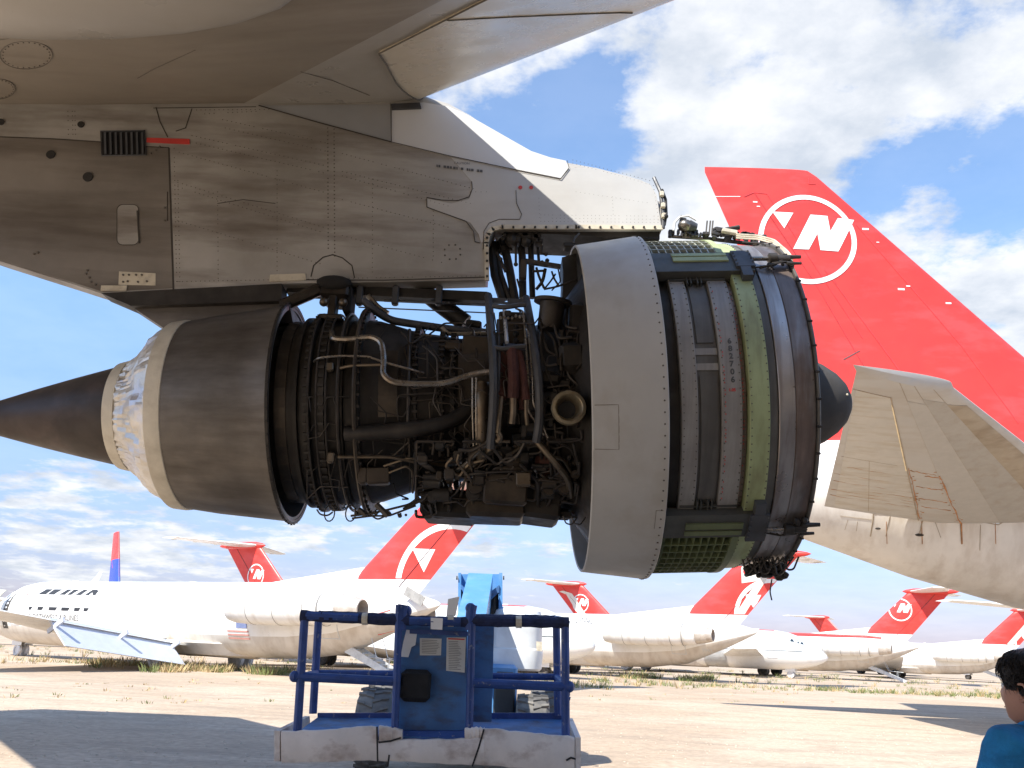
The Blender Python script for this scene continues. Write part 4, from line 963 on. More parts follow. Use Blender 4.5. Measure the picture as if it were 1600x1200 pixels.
def twinjet(label, group, fx, fy, head, Lf, logo=None, two=False, topred=False, name=None, reg=None, stair=False, flap=False, door=False, wrapgear=False, semi=5.6, rudderline=True, finpatch=None, sc_=1.):
    rz = math.atan2(head[1], head[0])
    t = thing('twin_jet', label, 'airliner', (fx, fy, 0), rz, group)
    if sc_ != 1: t.scale = (sc_,)*3
    ST = [(1.7, 3.30, .04, .05), (1.9, 3.28, .14, .18), (2.6, 3.2, .36, .45), (3.6, 3.08, .70, .80), (5.0, 2.88, 1.10, 1.18), (6.5, 2.64, 1.45, 1.55), (9, 2.48, 1.62, 1.72), (11, 2.45, 1.67, 1.76), (14, 2.45, 1.67, 1.76), (18, 2.45, 1.67, 1.76),
          (Lf-11, 2.45, 1.67, 1.76), (Lf-6.0, 2.45, 1.67, 1.76), (Lf-4.6, 2.44, 1.64, 1.74), (Lf-3.4, 2.38, 1.52, 1.62), (Lf-2.5, 2.28, 1.34, 1.42), (Lf-1.7, 2.16, 1.08, 1.14), (Lf-1.0, 2.06, .80, .84), (Lf-.45, 1.98, .50, .53), (Lf-.12, 1.93, .22, .25), (Lf, 1.92, .03, .03)]
    def fs_(x):
        if x <= ST[0][0]: return ST[0][1:]
        for a, b in zip(ST, ST[1:]):
            if x <= b[0]:
                k = (x-a[0])/(b[0]-a[0]); return [a[i]+(b[i]-a[i])*k for i in (1, 2, 3)]
        return ST[-1][1:]
    def sp_(x, z, side, off=.012):
        zc, ry, rzz = fs_(x); k = max(-.999, min(.999, (z-zc)/rzz)); return Vector((x, side*(ry*math.sqrt(1-k*k)+off), z))
    v = MB(); n = 40
    floft(v, ST, n)
    v.mats = [white, belly, GREYTOP, red, M('dark_cheatline', (.10, .12, .13), .5)]; v.mi = []
    for f in v.f:
        z = sum(v.v[i].z for i in f)/len(f); x = sum(v.v[i].x for i in f)/len(f); zc, ry, rzz = fs_(x); k = (z-zc)/max(rzz, .01)
        m = 0
        if two: m = 0 if k < -.05 else (2 if k < .955 or x > Lf-5 else 3)
        elif topred: m = 3 if k > .80 and 5 < x < Lf-4 else (1 if k < -.45 else 0)
        else: m = 1 if k < -.48 else 0
        v.mi.append(m)
    fu = v.build('fuselage', None, t)
    def fsub(mb, nm, mt=None, **k): return mb.build(nm, mt, fu, **k)
    side = 1 if head[0] < 0 else -1       # side the photograph sees
    for s in (1, -1):
        for x0, x1, z0, z1 in ((Lf-2.15, Lf-1.85, 3.0, 3.22), (Lf-2.55, Lf-2.22, 3.08, 3.36), (Lf-3.0, Lf-2.65, 3.2, 3.45)):
            v = MB(); v.add([sp_(x0, z0, s), sp_(x1, z0-.03, s), sp_(x1-.12, z1-.06, s), sp_(x0+.02, z1, s)], [(0, 1, 2, 3)]); fsub(v, 'cockpit_window', glass)
    v = MB()
    def outline(x0, x1, z0, z1, s, w=.025):
        for a, b in (((x0, z0), (x1, z0)), ((x1, z0), (x1, z1)), ((x1, z1), (x0, z1)), ((x0, z1), (x0, z0))):
            k = 6; P = [sp_(a[0]+(b[0]-a[0])*i/k, a[1]+(b[1]-a[1])*i/k, s, .005) for i in range(k+1)]; v.tube(P, w, 4)
    outline(Lf-5.0, Lf-4.15, 1.75, 3.55, side)
    outline(6.2, 7.1, 1.7, 2.7, side, .02)
    absorb(fu, v, GREYTOP)
    if two:
        v = MB(); P = [sp_(x, 2.37, s, .01) for s in (side,) for x in [8+(Lf-10)*i/30 for i in range(31)] if x < Lf-1.6]; v.tube(P, .03, 4); absorb(fu, v, M('dark_cheatline', (.1, .12, .13)))
    # fin
    fin = Fin(7.7, 3.25, 3.3, 2.4, -1.2, 8.25)
    v = MB(); v.mat(red); zs = [4.35, 5, 6, 7, 7.8, 8.25, 8.4]
    v.loft([fin.ring(z) for z in zs[:-1]]+[[Vector((p.x*.9, p.y*.2, 8.38)) for p in fin.ring(8.25)]])
    v.mat(white); v.loft([fin.ring(z) for z in (3.3, 3.8, 4.348)])
    v.loft([[Vector((x, w*s, z)) for (x, w, z) in ((12.5, .05, 4.1), (12.5, .12, 3.9), (12.5, .0, 3.5))for s in (1,)]+[Vector((12.5, -.12, 3.9))], [Vector((x, w, z)) for (x, w, z) in ((6.0, .03, 4.9), (5.6, .22, 4.0), (5.6, 0, 3.4))]+[Vector((5.6, -.22, 4.0))]])
    fo = v.build('fin', None, t)
    pts_q = [(fin.le(4.36), 4.36), (fin.te(4.36), 4.36), (fin.te(8.2), 8.2), (fin.le(8.2), 8.2)]
    if logo:
        v = MB(); fin.decal(v, logo_polys(-side*logo[0], logo[1], logo[2]), side, quad=pts_q); v.build('tail_logo', decal, fo, smooth=0)
    if finpatch:
        v = MB()
        for poly in finpatch: fin.decal(v, [[(-side*x, z) for x, z in poly]], side, quad=pts_q, off=.02)
        v.build('painted_patch', M('pale_primer', (.66, .62, .56), .6, var=.1), fo, smooth=0)
    v = MB()
    hx = lambda z: fin.te(z)+.30*(fin.le(z)-fin.te(z))
    v.tube([Vector((hx(z), side*(fin.half(hx(z), z)+.004), z)) for z in (4.0, 5, 6, 7, 8.1)], .02, 4)
    absorb(fo, v, M('gap_dark', (.07, .02, .02)))
    # stabiliser with red bullet
    v = MB(); v.mat(nacm)
    for s in (1, -1):
        rr = []
        for k in range(6):
            y = s*(semi*k/5.+.05); q = k/5.; le = 2.3-2.6*q*semi/5.6; c = 3.3-1.75*q
            rr.append([Vector((le-u, y, 8.30+w)) for u, w in airfoil(c, .09, 8)])
        v.loft(rr)
    so = v.build('stabiliser', None, t)
    v = MB(); v.lathe([(2.9, .03), (2.6, .16), (1.9, .28), (.5, .30), (-.9, .26), (-1.7, .12), (-1.95, .02)], n=16, c=(0, 0, 8.30)); v.build('bullet_fairing', red, fo)
    for s in (1, -1):
        for q in (.3, .6, .9): v = MB(); y = s*semi*q; v.box((2.3-2.6*q-(3.3-1.75*q)*.72, y, 8.27), (.5, .07, .12)); v.build('hinge_fairing', white, so, smooth=0)
    # wings
    for s in (1, -1):
        rr = []; Y_ = [1.2, 2.2, 5, 9, 13, 14.2]
        for y in Y_:
            q = (y-1.2)/13.; le = Lf-12.6-6.2*q; c = 6.2-4.2*q*(1 if q < 1 else 1)
            rr.append([Vector((le-u, s*y, 1.05+.105*(y-1.2)+w)) for u, w in airfoil(c, .115-.02*q, 10, .01)])
        v = MB(); v.loft(rr); wo_ = v.build('wing', belly if False else nacm, t)
        if flap and s == side:
            v = MB(); yy = (2.6, 9.6); R_ = []
            for y in yy:
                q = (y-1.2)/13.; te = Lf-12.6-6.2*q-(6.2-4.2*q); z = 1.05+.105*(y-1.2)
                R_.append([Vector((te+.35, s*y, z+.02)), Vector((te-1.0, s*y, z-.95)), Vector((te-1.05, s*y, z-.93)), Vector((te+.30, s*y, z+.12))])
            v.loft(R_); v.build('flap', liner, wo_, smooth=0)
            for q0 in (2.7, 6.0, 9.5):
                v = MB(); v.mat(liner); q = (q0-1.2)/13.; te = Lf-12.6-6.2*q-(6.2-4.2*q); v.box((te-.1, s*q0, 0.85+.105*q0-.1), (1.0, .1, .18), rot=(0, R(30), 0)); v.build('flap_hinge', None, wo_, smooth=0)
    # nacelles
    for s in (1, -1):
        v = MB(); v.T = Matrix.Translation((0, s*2.5, 2.95))
        v.mat(nacm); v.lathe([(11.25, .52), (11.40, .60), (11.38, .66), (11.1, .73), (10, .79), (8, .79), (6.2, .74), (5.0, .64), (4.95, .58)], n=36)
        v.mat(GREYTOP); v.lathe([(11.36, .672), (11.42, .61), (11.36, .55), (11.26, .52)], n=36)
        v.mat(soot); v.lathe([(11.26, .52), (10.6, .55), (10.5, .05)], n=30); v.mat(M('tailpipe_metal', (.55, .50, .44), .4, .3, dirt=(.3, .22, .15), damt=.6)); v.lathe([(4.96, .60), (4.3, .50), (3.9, .40), (3.88, .36), (4.4, .34), (4.4, .02)], n=30)
        no = v.build('engine_nacelle', None, t)
        v = MB(); v.loft([[Vector((x, y, z)) for x, z in ((9.9, 3.0), (9.4, 3.10), (5.6, 3.08), (5.0, 3.0), (5.6, 2.92), (9.4, 2.90))] for y in (s*1.2, s*2.0)]); v.build('engine_pylon', white, no)
        v = MB(); v.mat(stencil)
        for x in (9.9, 8.3, 6.6, 5.8): v.lathe([(x-.015, .78 if x > 7 else .75), (x-.01, .797 if x > 7.5 else (.762 if x > 6.2 else .735)), (x+.01, .797 if x > 7.5 else (.764 if x > 6.2 else .737)), (x+.015, .78 if x > 7 else .75)], n=36, c=(0, s*2.5, 2.95))
        absorb(no, v)
    # gear
    def wheel(mb, x, y, r, w): mb.lathe([(-w/2, r*.5), (-w/2, r*.88), (-w*.3, r), (w*.3, r), (w/2, r*.88), (w/2, r*.5)], n=20, axis='y', c=(x, y, r)); mb.lathe([(-w/2+.02, r*.52), (-w/2+.02, .01)], n=16, axis='y', c=(x, y, r)); mb.lathe([(w/2-.02, r*.52), (w/2-.02, .01)], n=16, axis='y', c=(x, y, r))
    for nm, x, ys_, r in (('nose_gear', Lf-3.3, (0,), .33), ('main_gear', Lf-18.3, (-2.5, 2.5), .5)):
        for y in ys_:
            v = MB(); v.mat(gearm); v.tube([(x, y, 1.4), (x, y, r)], .09, 8); v.tube([(x-.9, y, 1.3), (x, y, .6)], .05, 6)
            if nm == 'nose_gear': v.mat(white); v.box((x, .34, .95), (.9, .03, .7)); v.box((x, -.34, .95), (.9, .03, .7))
            g_ = v.build(nm, None, t)
            for dy in ((-.22, .22) if nm == 'nose_gear' else (-.32, .32)):
                v = MB(); wheel(v, x, y+dy, r, .2 if nm == 'nose_gear' else .32); v.build('wheel', wrap if wrapgear else rubber, g_)
    v = MB(); v.loft([[Vector((x, y*k, z)) for y, z in ((-1.9, 1.25), (-1.3, .72), (0, .6), (1.3, .72), (1.9, 1.25), (0, 1.6))] for x, k in ((Lf-11, .3), (Lf-12.5, .95), (Lf-18.5, 1.), (Lf-20.5, .75), (Lf-22, .2))]); fsub(v, 'wing_fairing', belly)
    v = MB(); v.prism([(Lf-8.6, 0, 4.15), (Lf-9.2, 0, 4.15), (Lf-9.45, 0, 4.75), (Lf-9.25, 0, 4.75)], (0, .05, 0)); fsub(v, 'antenna', white, smooth=0)
    for x in (Lf-7.2, Lf-6.3): v = MB(); v.bbox((x, 0, 4.22), (.5, .12, .08), .02); fsub(v, 'antenna', white, smooth=0)
    if stair:
        v = MB(); v.mat(stair_m)
        for y in (-.35, .35): v.prism([(6.4, y, 1.55), (6.4, y, 1.15), (3.3, y, .02), (3.1, y, .18)], (0, .06, 0))
        for k in range(8): v.box((6.1-.37*k, 0, 1.28-.145*k), (.25, .7, .04))
        for y in (-.4, .4): v.tube([(5.0, y, 1.9), (4.6, y, 1.0), (3.4, y, .9)], .02, 5); v.tube([(3.9, y, 1.0), (3.9, y, .4)], .02, 5)
        so_ = v.build('airstair', None, t, smooth=0)
    if reg:
        def stext(body, size, x, z, mt, nm, shear=0, bold=0, off=.014):
            vs, fs = text_mesh(body, size, shear, bold); mb = MB(); w = max(p.x for p in vs)
            mb.add([sp_(x-side*p.x, z+p.y*1., side, off) for p in vs], fs); return fsub(mb, nm, mt, smooth=0)
        for a in reg: stext(*a)
    t['_'] = 1; del t['_']
    return t, fu, sp_, side, fo
NL = 'red tailed twin jets parked in rows, noses to the left'; NR = 'red tailed twin jets parked in rows, noses to the right'
# A ------------------------------------------------------------------
tA = twinjet('white twin jet with airline lettering by its nose and a large ringed red fin', NL, -30.5+.862*34, 56-.507*34, ROW, 34, logo=(1.35, 4.05, 2.75), flap=True, stair=True, wrapgear=True,
        reg=[('N905', .62, 12.4, 3.25, stencil, 'registration', .15), ('NORTHWEST AIRLINES', .42, 28.0, 2.05, stencil, 'airline_title', 0), ('9025', .5, 4.6, 3.35, GREYTOP, 'faded_number', .2)])
t, fu, sp_, sd_, fo = tA
v = MB()
def patch(mb, poly, off=.016, s=sd_, f=sp_):
    k = 1; mb.add([f(x, z, s, off) for x, z in poly], [tuple(range(len(poly)))])
for i in range(24): patch(v, [(12.6+i*.66, 2.90+.0*i), (12.6+(i+1)*.66, 2.90), (12.6+(i+1)*.66, 3.22), (12.6+i*.66, 3.22)], .02)
v.build('blue_stripe', stripeg, fu, smooth=0)
v = MB()
for x0, x1, k in ((27.9, 27.2, 1), (27.05, 26.3, 2), (26.0, 25.5, 1), (25.3, 24.8, 2), (24.6, 24.1, 1), (23.8, 22.9, 3)):
    z0, z1 = 3.40, 3.70
    if k == 1: patch(v, [(x0, z0), (x1, z0), (x1-.25, z1), (x0-.35, z1)])
    if k == 2: patch(v, [(x0, z0), (x1+.15, z0), (x1-.2, z1), (x0-.2, z1)])
    if k == 3: patch(v, [(x0, z0), (x1+.55, z0), (x1+.3, z1), (x0-.3, z1)]); patch(v, [(x1+.5, z0+.2), (x1+.2, z0), (x1, z0), (x1, z1-.1), (x1+.2, z1), (x1+.5, z1)])
for x0, x1 in ((28.1, 27.8), (27.3, 26.8), (26.3, 25.6), (25.2, 24.5), (24.1, 23.6), (23.3, 22.9)): patch(v, [(x0, 2.55), (x0+.02, 2.72), (x1, 2.72), (x1+.12, 2.55)])
v.build('cut_lettering', black, fu, smooth=0)
v = MB(); patch(v, [(29.0, 3.35), (28.5, 3.45), (27.6, 3.97), (28.5, 3.97)], .02); v.build('red_triangle', red, fu, smooth=0)
v = MB(); patch(v, [(12.0, 2.0), (11.3, 2.0), (11.3, 2.3), (12.0, 2.3)]); absorb(fu, v, M('flag_blue', (.16, .20, .36), .5))
v = MB()
for k in range(3): patch(v, [(12.6, 1.5+.16*k), (11.2, 1.5+.16*k), (11.2, 1.57+.16*k), (12.6, 1.57+.16*k)])
absorb(fu, v, M('faded_flag_red', (.62, .30, .26), .5))
v = MB()                                    # open forward door: dark opening and leaf
for i in range(10):
    z0, z1 = 1.5+.21*i, 1.71+.21*i; patch(v, [(30.2, z0), (30.75, z0), (30.75, z1), (30.2, z1)], .01)
v.build('door_opening', M('door_dark', (.05, .045, .04), .7), fu, smooth=0)
v = MB(); rr = []
for i in range(11): z = 1.6+.2*i; p = sp_(31.0, z, sd_, .55+.25*(i/10.)); rr.append([p+Vector((-.4, -.05, 0)), p+Vector((.35, .15, 0)), p+Vector((.37, .22, 0)), p+Vector((-.4, .03, 0))])
v.loft(rr); v.build('open_door', M('door_cream', (.62, .60, .50), .5), fu)
v = MB(); v.tube([sp_(x, z, sd_, .004) for x, z in ((4.6, 1.95), (3.8, 2.2), (3.8, 3.0), (4.6, 2.75), (4.6, 1.95))], .025, 4); absorb(fu, v, redmark)
v = MB(); v.box((2.6, .70, 3.6), (1.1, .05, .4), rot=(0, R(-25), 0)); v.build('tail_vent', gearm, fu, smooth=0)
# B
fB = (-11.6+.862*34.6, 77.3-.507*34.6)
twinjet('white twin jet marked N9942 with pale patches on its red fin', NL, fB[0], fB[1], ROW, 34.6, logo=(.7, 4.2, 2.5), stair=False,
        reg=[('N9942', .62, 14.6, 3.45, stencil, 'registration', .15), ('9942', .3, 5.2, 1.9, GREYTOP, 'faded_number')],
        finpatch=[[(2.6, 6.4), (1.2, 6.6), (.3, 7.6), (.6, 8.2), (2.2, 8.2), (2.6, 7.4)], [(3.1, 4.4), (2.5, 4.4), (.6, 7.2), (1.0, 7.4)]])
# H
hr = (-ROW[0], -ROW[1])
twinjet('right facing twin jet whose red fin rises above the lettered jet', NR, -20.7, 70.5, hr, 30.5, logo=(2.4, 6.0, .9), rudderline=False, two=True)
twinjet('right facing twin jet with its blunt nose beside the platform, behind jet N9942', NR, 6.2, 97, hr, 26.8, logo=(2.3, 6.3, .95), two=True, wrapgear=True, finpatch=[[(3.6, 4.4), (2.6, 4.4), (.6, 7.2), (-.3, 7.5), (.2, 7.6), (1.3, 7.3)]])
# D
twinjet('red topped twin jet with small ringed emblem and a lowered tail stair', NL, 40.5, 85.5, ROW, 34, logo=(3.2, 6.6, 1.05), topred=True, stair=True)
# E
twinjet('farthest twin jet, facing right, its small red fin above the red topped jet', NR, 50.5, 149, (.56, -.83), 28, logo=(2.2, 4.6, 1.5), two=True)
# F
twinjet('white twin jet at the right edge, its red fin above the onlooker', NL, 62.5, 107, ROW, 34, logo=(.9, 4.6, 1.9), stair=True, finpatch=[[(3.6, 4.4), (2.9, 4.4), (.2, 7.4), (.6, 7.8)]])
# G: tail plane reaches in from the right, the rest lies outside the frame
# I: blue and red tail
def lowtail(label, px_, py_, hd, c1, c2):
    hd = Vector(hd).normalized(); t = thing('airliner', label, 'airliner', (px_, py_, 0), math.atan2(hd.y, hd.x))
    v = MB(); floft(v, [(-1.5, 4.9, .2, .25), (3, 4.6, .9, 1.0), (8, 4.0, 1.7, 1.7), (14, 3.7, 1.88, 1.95), (36, 3.7, 1.88, 1.95), (40, 3.5, 1.5, 1.6), (43, 3.2, .6, .7), (43.6, 3.1, .1, .1)]); v.build('fuselage', white, t)
    f = Fin(7.4, .6, 4.6, .9, -2.2, 12.4, .10); v = MB(); v.mat(c1); v.loft([f.ring(z) for z in (4.6, 6, 8, 9.2)]); v.mat(c2); v.loft([f.ring(z) for z in (9.2, 10, 11, 12.2, 12.4)])
    fo = v.build('fin', None, t)
    v = MB()
    for s in (1, -1):
        P = []
        for z in (7.4, 8, 8.6, 9.15): xl, xt = f.le(z), f.te(z); P.append((xl-.05, z)); 
        poly = [(f.le(7.2)-.02, 7.2), (f.le(9.2)-.02, 9.2), (f.te(9.2)+1.2, 9.2), (f.te(8.6)+2.6, 8.3)]
        v.add([Vector((x, s*(f.half(x, z)+.02), z)) for x, z in poly], [(0, 1, 2, 3)])
    v.build('tail_sweep', c2, fo, smooth=0)
    for s in (1, -1): v = MB(); v.loft([[Vector((4.5-5*q-u, s*(1+6.2*q), 5.2+.5*q+w)) for u, w in airfoil(3.6-2*q, .09, 8)] for q in (0, .5, 1)]); v.build('stabiliser', white, t)
    for s in (1, -1):
        v = MB(); v.loft([[Vector((26-8.5*q-u, s*(1.5+16*q), 2.6+1.8*q+w)) for u, w in airfoil(7-5*q, .1, 8)] for q in (0, .4, 1)]); v.build('wing', white, t)
    for x, y in ((38, 0), (19, 3), (19, -3)): v = MB(); v.tube([(x, y, 2.4), (x, y, .5)], .15, 8); v.lathe([(-.4, .3), (-.4, .55), (.4, .55), (.4, .3)], n=16, axis='y', c=(x, y, .55)); v.build('landing_gear', rubber, t)
lowtail('distant airliner with a blue and red tail showing above the lettered jet', -44.5, 104, (.55, -.84), M('tail_blue', (.03, .07, .42), .4), red)
lowtail('white airliner at the right edge, only its flat tail plane tip reaching into view', 35.6, 59, (.2, -.98), white, white)
# ================================================================== big red tail at right
def bigtail():
    Y0 = 30.0; t = thing('jumbo_airliner', 'second jumbo jet showing a huge red fin with ringed emblem and rust streaked tail plane', 'airliner', (20, Y0, 0)); base = Vector((20, Y0, 0))
    B = lambda mb, nm, mt=None, **k: mb.build(nm, mt, t, base=base, **k)
    v = MB(); st = [(3.5, 8.3, .05, .06), (3.8, 8.25, .25, .3), (6, 7.85, .75, .85), (8.5, 7.45, 1.25, 1.4), (10.5, 7.15, 1.65, 1.75), (13.5, 6.75, 2.15, 2.3), (17, 6.35, 2.65, 2.75), (22, 5.95, 3.05, 3.1), (28, 5.7, 3.25, 3.3), (52, 5.6, 3.25, 3.3), (58, 5.9, 3.1, 3.7), (62, 5.7, 2.4, 3.1), (65, 5.2, 1.2, 1.7), (66.2, 4.9, .1, .2)]
    floft(v, st, 64, cy=Y0); v.mats = [whitefar, belly]; v.mi = []
    def fs_(x):
        for a, b in zip(st, st[1:]):
            if x <= b[0]: k = (x-a[0])/(b[0]-a[0]); return [a[i]+(b[i]-a[i])*k for i in (1, 2, 3)]
        return st[-1][1:]
    for f in v.f:
        c = sum((v.v[i] for i in f), Vector())/len(f); zc, ry, rz_ = fs_(c.x); v.mi.append(1 if (c.z-zc)/rz_ < -.12 else 0)
    fu = B(v, 'fuselage')
    # fin from its four corners
    p = [W(1097, 258, Y0), W(1265, 269, Y0), W(1290, 690, Y0), W(1600, 560, Y0)]
    TT, TLp = p[0], p[1]; zr = 8.0; k = (p[2].x-TT.x)/(p[2].z-TT.z); rt = TT.x+k*(zr-TT.z); k2 = (p[3].x-TLp.x)/(p[3].z-TLp.z); rl = TLp.x+k2*(zr-TLp.z)
    fin = Fin(rl, rt, zr, TLp.x, TT.x, (TT.z+TLp.z)/2, .085)
    zb = W(1300, 691, Y0).z; Z1 = fin.z1
    v = MB(); v.mat(red); zs = [zb+(Z1-.25-zb)*i/8 for i in range(9)]
    v.loft([fin.ring(z, Y0, 22) for z in zs]+[[Vector((fin.tt+(q.x-fin.tt)*1.0-.25*max(0, (q.x-(fin.tl-1.0))), Y0+(q.y-Y0)*.55, Z1-.02)) for q in fin.ring(Z1-.25, Y0, 22)]])
    v.mat(whitefar); v.loft([fin.ring(z, Y0, 22) for z in (zr-.9, zr, zb-.002)]); fo = B(v, 'fin')
    class FY(Fin): pass
    quad = [(fin.rl, zr), (fin.rt, zr), (fin.tt, Z1), (fin.tl, Z1)]
    c = W(1259, 377, Y0); rr_ = (W(1334, 377, Y0)-W(1184, 377, Y0)).length/2
    v = MB(); v.T = Matrix.Translation((0, Y0, 0)); fin.decal(v, logo_polys(c.x, c.z, rr_), -1, off=.02, inset=.0, quad=[(fin.rl+3, zr), (fin.rt-3, zr), (fin.tt-3, Z1), (fin.tl+3, Z1)]) ; v.build('tail_logo', decal, fo, smooth=0)
    v = MB(); v.T = Matrix.Translation((0, Y0, 0))
    def fl(pts, w, mt):
        v.mat(mt); P = []
        for a, b in zip(pts, pts[1:]):
            for i in range(8): x = a[0]+(b[0]-a[0])*i/8; y = a[1]+(b[1]-a[1])*i/8; q = W(x, y, Y0-.3); P.append(Vector((q.x, -(fin.half(q.x, q.z)+.004), q.z)))
        v.tube(P, w, 4)
    rl_ = M('fin_seam_red', (.50, .05, .055), .5)
    fl([(1117, 301), (1165, 303)], .015, decal); fl([(1165, 303), (1180, 297), (1275, 440), (1420, 690)], .022, rl_); fl([(1180, 297), (1200, 300), (1370, 560)], .015, rl_); fl([(1265, 275), (1265, 285), (1278, 285)], .015, rl_)
    fl([(1340, 350), (1500, 540), (1600, 680)], .015, rl_); fl([(1290, 420), (1450, 640)], .02, rl_); fl([(1320, 560), (1348, 545)], .02, stencil); fl([(1300, 430), (1310, 445)], .012, rl_)
    v.mat(decal)
    for x, y, w in ((1182, 312, .08), (1187, 319, .06), (1354, 356, .12), (1373, 377, .05), (1408, 452, .12), (1419, 447, .07), (1483, 473, .1)): q = W(x, y, Y0-.3); v.box((q.x, -(fin.half(q.x, q.z)+.01), q.z), (w*2, .01, w*.6))
    absorb(fo, v)
    # tail plane (viewer's side) : corner points at their own depths
    rTE = W(1288, 791, 27.6); tTE = W(1338, 580, 19.6); tLE = W(1490, 603, 20.6); rLE_img = ray(1600, 712)
    # leading edge continues to the root beyond the frame
    q = Vector(tLE); kk = (1600, 716); dd = ray(*kk); yq = 23.2; e_ = Vector((dd.x*yq/dd.y, yq, CAMZ+dd.z*yq/dd.y)); sl = (e_-q)/(e_.y-q.y); rLE = q+sl*(28.6-q.y); rLE.z = rTE.z+.2
    nst = 14; rr = []
    for i in range(nst+1):
        s = i/nst; te = rTE.lerp(tTE, s); le = rLE.lerp(tLE, s); le.z = te.z+.0
        ch = (le-te); c_ = ch.length; ring = []
        for (u, w) in airfoil(c_, .085, 12): d_ = ch.normalized(); ring.append(le-d_*u+Vector((0, 0, w)))
        rr.append(ring)
    tipr = [Vector((p_.x-.13, p_.y-.16, (p_.z-tTE.z)*.55+tTE.z+.10)) for p_ in rr[-1]]
    v = MB(); v.loft(rr+[tipr]); hs = M('tail_plane_paint', (.40, .385, .36), .45, var=.05, scale=.8, dirt=(.32, .26, .19), damt=.6, dmap=(.35, 1.6, 1), dscale=.9, dth=(.48, .72))
    so = B(v, 'tail_plane', hs)
    nU = [j for j in range(len(rr[0]))]
    def under(s, u, off=.01):
        te = rTE.lerp(tTE, s); le = rLE.lerp(tLE, s); le.z = te.z; ch = le-te; c_ = ch.length
        return le-ch*u-Vector((0, 0, c_*foil_th(u, .085)+off+.001))
    v = MB()
    def ul(a, b, w, k=14): v.tube([under(a[0]+(b[0]-a[0])*i/k, a[1]+(b[1]-a[1])*i/k, .0) for i in range(k+1)], w, 4)
    v.mat(M('panel_line_brown', (.30, .24, .17), .6)); 
    ul((0, .70), (.90, .70), .020); ul((.90, .70), (.90, 1), .014); ul((0, .42), (1, .42), .006); ul((0, .22), (1, .22), .006); ul((0, .57), (1, .57), .006); ul((.02, .86), (.45, .86), .01); ul((.45, .74), (.45, .98), .01)
    v.mat(M('pale_sealant', (.78, .66, .42), .5)); ul((.42, .705), (.86, .705), .018)
    absorb(so, v)
    v = MB()
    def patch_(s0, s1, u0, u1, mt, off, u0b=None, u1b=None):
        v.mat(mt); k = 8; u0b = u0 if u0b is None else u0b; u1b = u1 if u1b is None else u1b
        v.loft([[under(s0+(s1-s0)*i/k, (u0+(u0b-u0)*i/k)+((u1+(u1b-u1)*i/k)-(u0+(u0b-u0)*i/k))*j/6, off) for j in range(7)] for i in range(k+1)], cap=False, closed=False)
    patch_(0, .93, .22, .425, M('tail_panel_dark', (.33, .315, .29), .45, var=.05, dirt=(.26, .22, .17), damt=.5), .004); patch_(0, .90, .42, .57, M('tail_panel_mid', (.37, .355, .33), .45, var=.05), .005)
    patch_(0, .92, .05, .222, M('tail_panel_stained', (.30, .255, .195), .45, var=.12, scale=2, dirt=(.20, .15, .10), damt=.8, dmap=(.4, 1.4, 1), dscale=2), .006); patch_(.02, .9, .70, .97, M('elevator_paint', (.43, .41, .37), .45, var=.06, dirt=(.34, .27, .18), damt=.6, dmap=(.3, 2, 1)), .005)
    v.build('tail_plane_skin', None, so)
    v = MB(); rust = M('rust_streak', (.36, .17, .07), .8, var=.4, scale=6)
    random.seed(9); v.mat(rust)
    def ulr(a, b, w, k=10):
        pts = [under(a[0]+(b[0]-a[0])*i/k+random.uniform(-.004, .004), a[1]+(b[1]-a[1])*i/k+random.uniform(-.003, .003), .0) for i in range(k+1)]; v.tube(pts, [w*random.uniform(.3, 1.2) for _ in pts], 4)
    ulr((.02, .695), (.44, .69), .022); ulr((.02, .56), (.42, .565), .03); ulr((.40, .63), (.40, .56), .03)
    for s in (.13, .2, .3, .42): ulr((s, .58), (s+.005, .68), .016)
    for s in (.12, .145, .17, .205, .25, .31, .38): ulr((s, .70), (s-.005, random.choice((.85, .95, .99))), .012)
    for k in range(60):
        s, u = random.uniform(.02, .45), random.choice((.56, .57, .69, .70))+random.uniform(-.012, .012); v.ball(under(s, u, 0), random.uniform(.02, .05), 5, (1, 1, .2))
    absorb(so, v)
    v = MB(); v.mat(hs); a_, b_ = under(.93, .88, -.05), under(.95, .70, -.05)
    v.build('tip_notch', None, so) if False else None
    # fuselage panel lines, root seal, stains
    def sf(px, py, off=.01):
        d = ray(px, py); o_ = Vector((0, 0, CAMZ)); tt = 26.
        while tt < 50:
            q_ = o_+d*tt; zc, ry, rz_ = fs_(q_.x)
            if ((q_.y-Y0)/ry)**2+((q_.z-zc)/rz_)**2 <= 1: break
            tt += .01
        return q_-d*off
    v = MB(); v.mat(M('panel_line_brown', (.30, .24, .17), .6))
    def sl_(pts, w): v.tube([sf(*p_) for p_ in denser(pts, 5)], w, 4)
    sl_([(1365, 790), (1364, 812), (1360, 838)], .022); sl_([(1392, 785), (1391, 805), (1384, 838)], .014); sl_([(1447, 795), (1441, 815), (1436, 838)], .022); sl_([(1313, 806), (1362, 812)], .01); sl_([(1366, 803), (1390, 804)], .01)
    sl_([(1400, 788), (1440, 795), (1470, 805), (1510, 812), (1560, 820), (1567, 816), (1570, 795)], .02); sl_([(1532, 820), (1531, 860)], .01); sl_([(1500, 815), (1502, 850)], .01); sl_([(1460, 812), (1470, 840)], .008); sl_([(1340, 815), (1338, 830)], .008); sl_([(1325, 812), (1320, 828)], .006)
    v.mat(soot); v.ball(sf(1437, 836, -.02), .09, 8, (1.6, 1, .5)); v.ball(sf(1372, 826, -.02), .07, 8, (1.4, 1, .5))
    v.mat(rust)
    for x, w in ((1502, .05), (1440, .03), (1385, .02), (1555, .02)): sl_([(x, 815), (x+1, 850)], w*.5)
    absorb(fu, v)
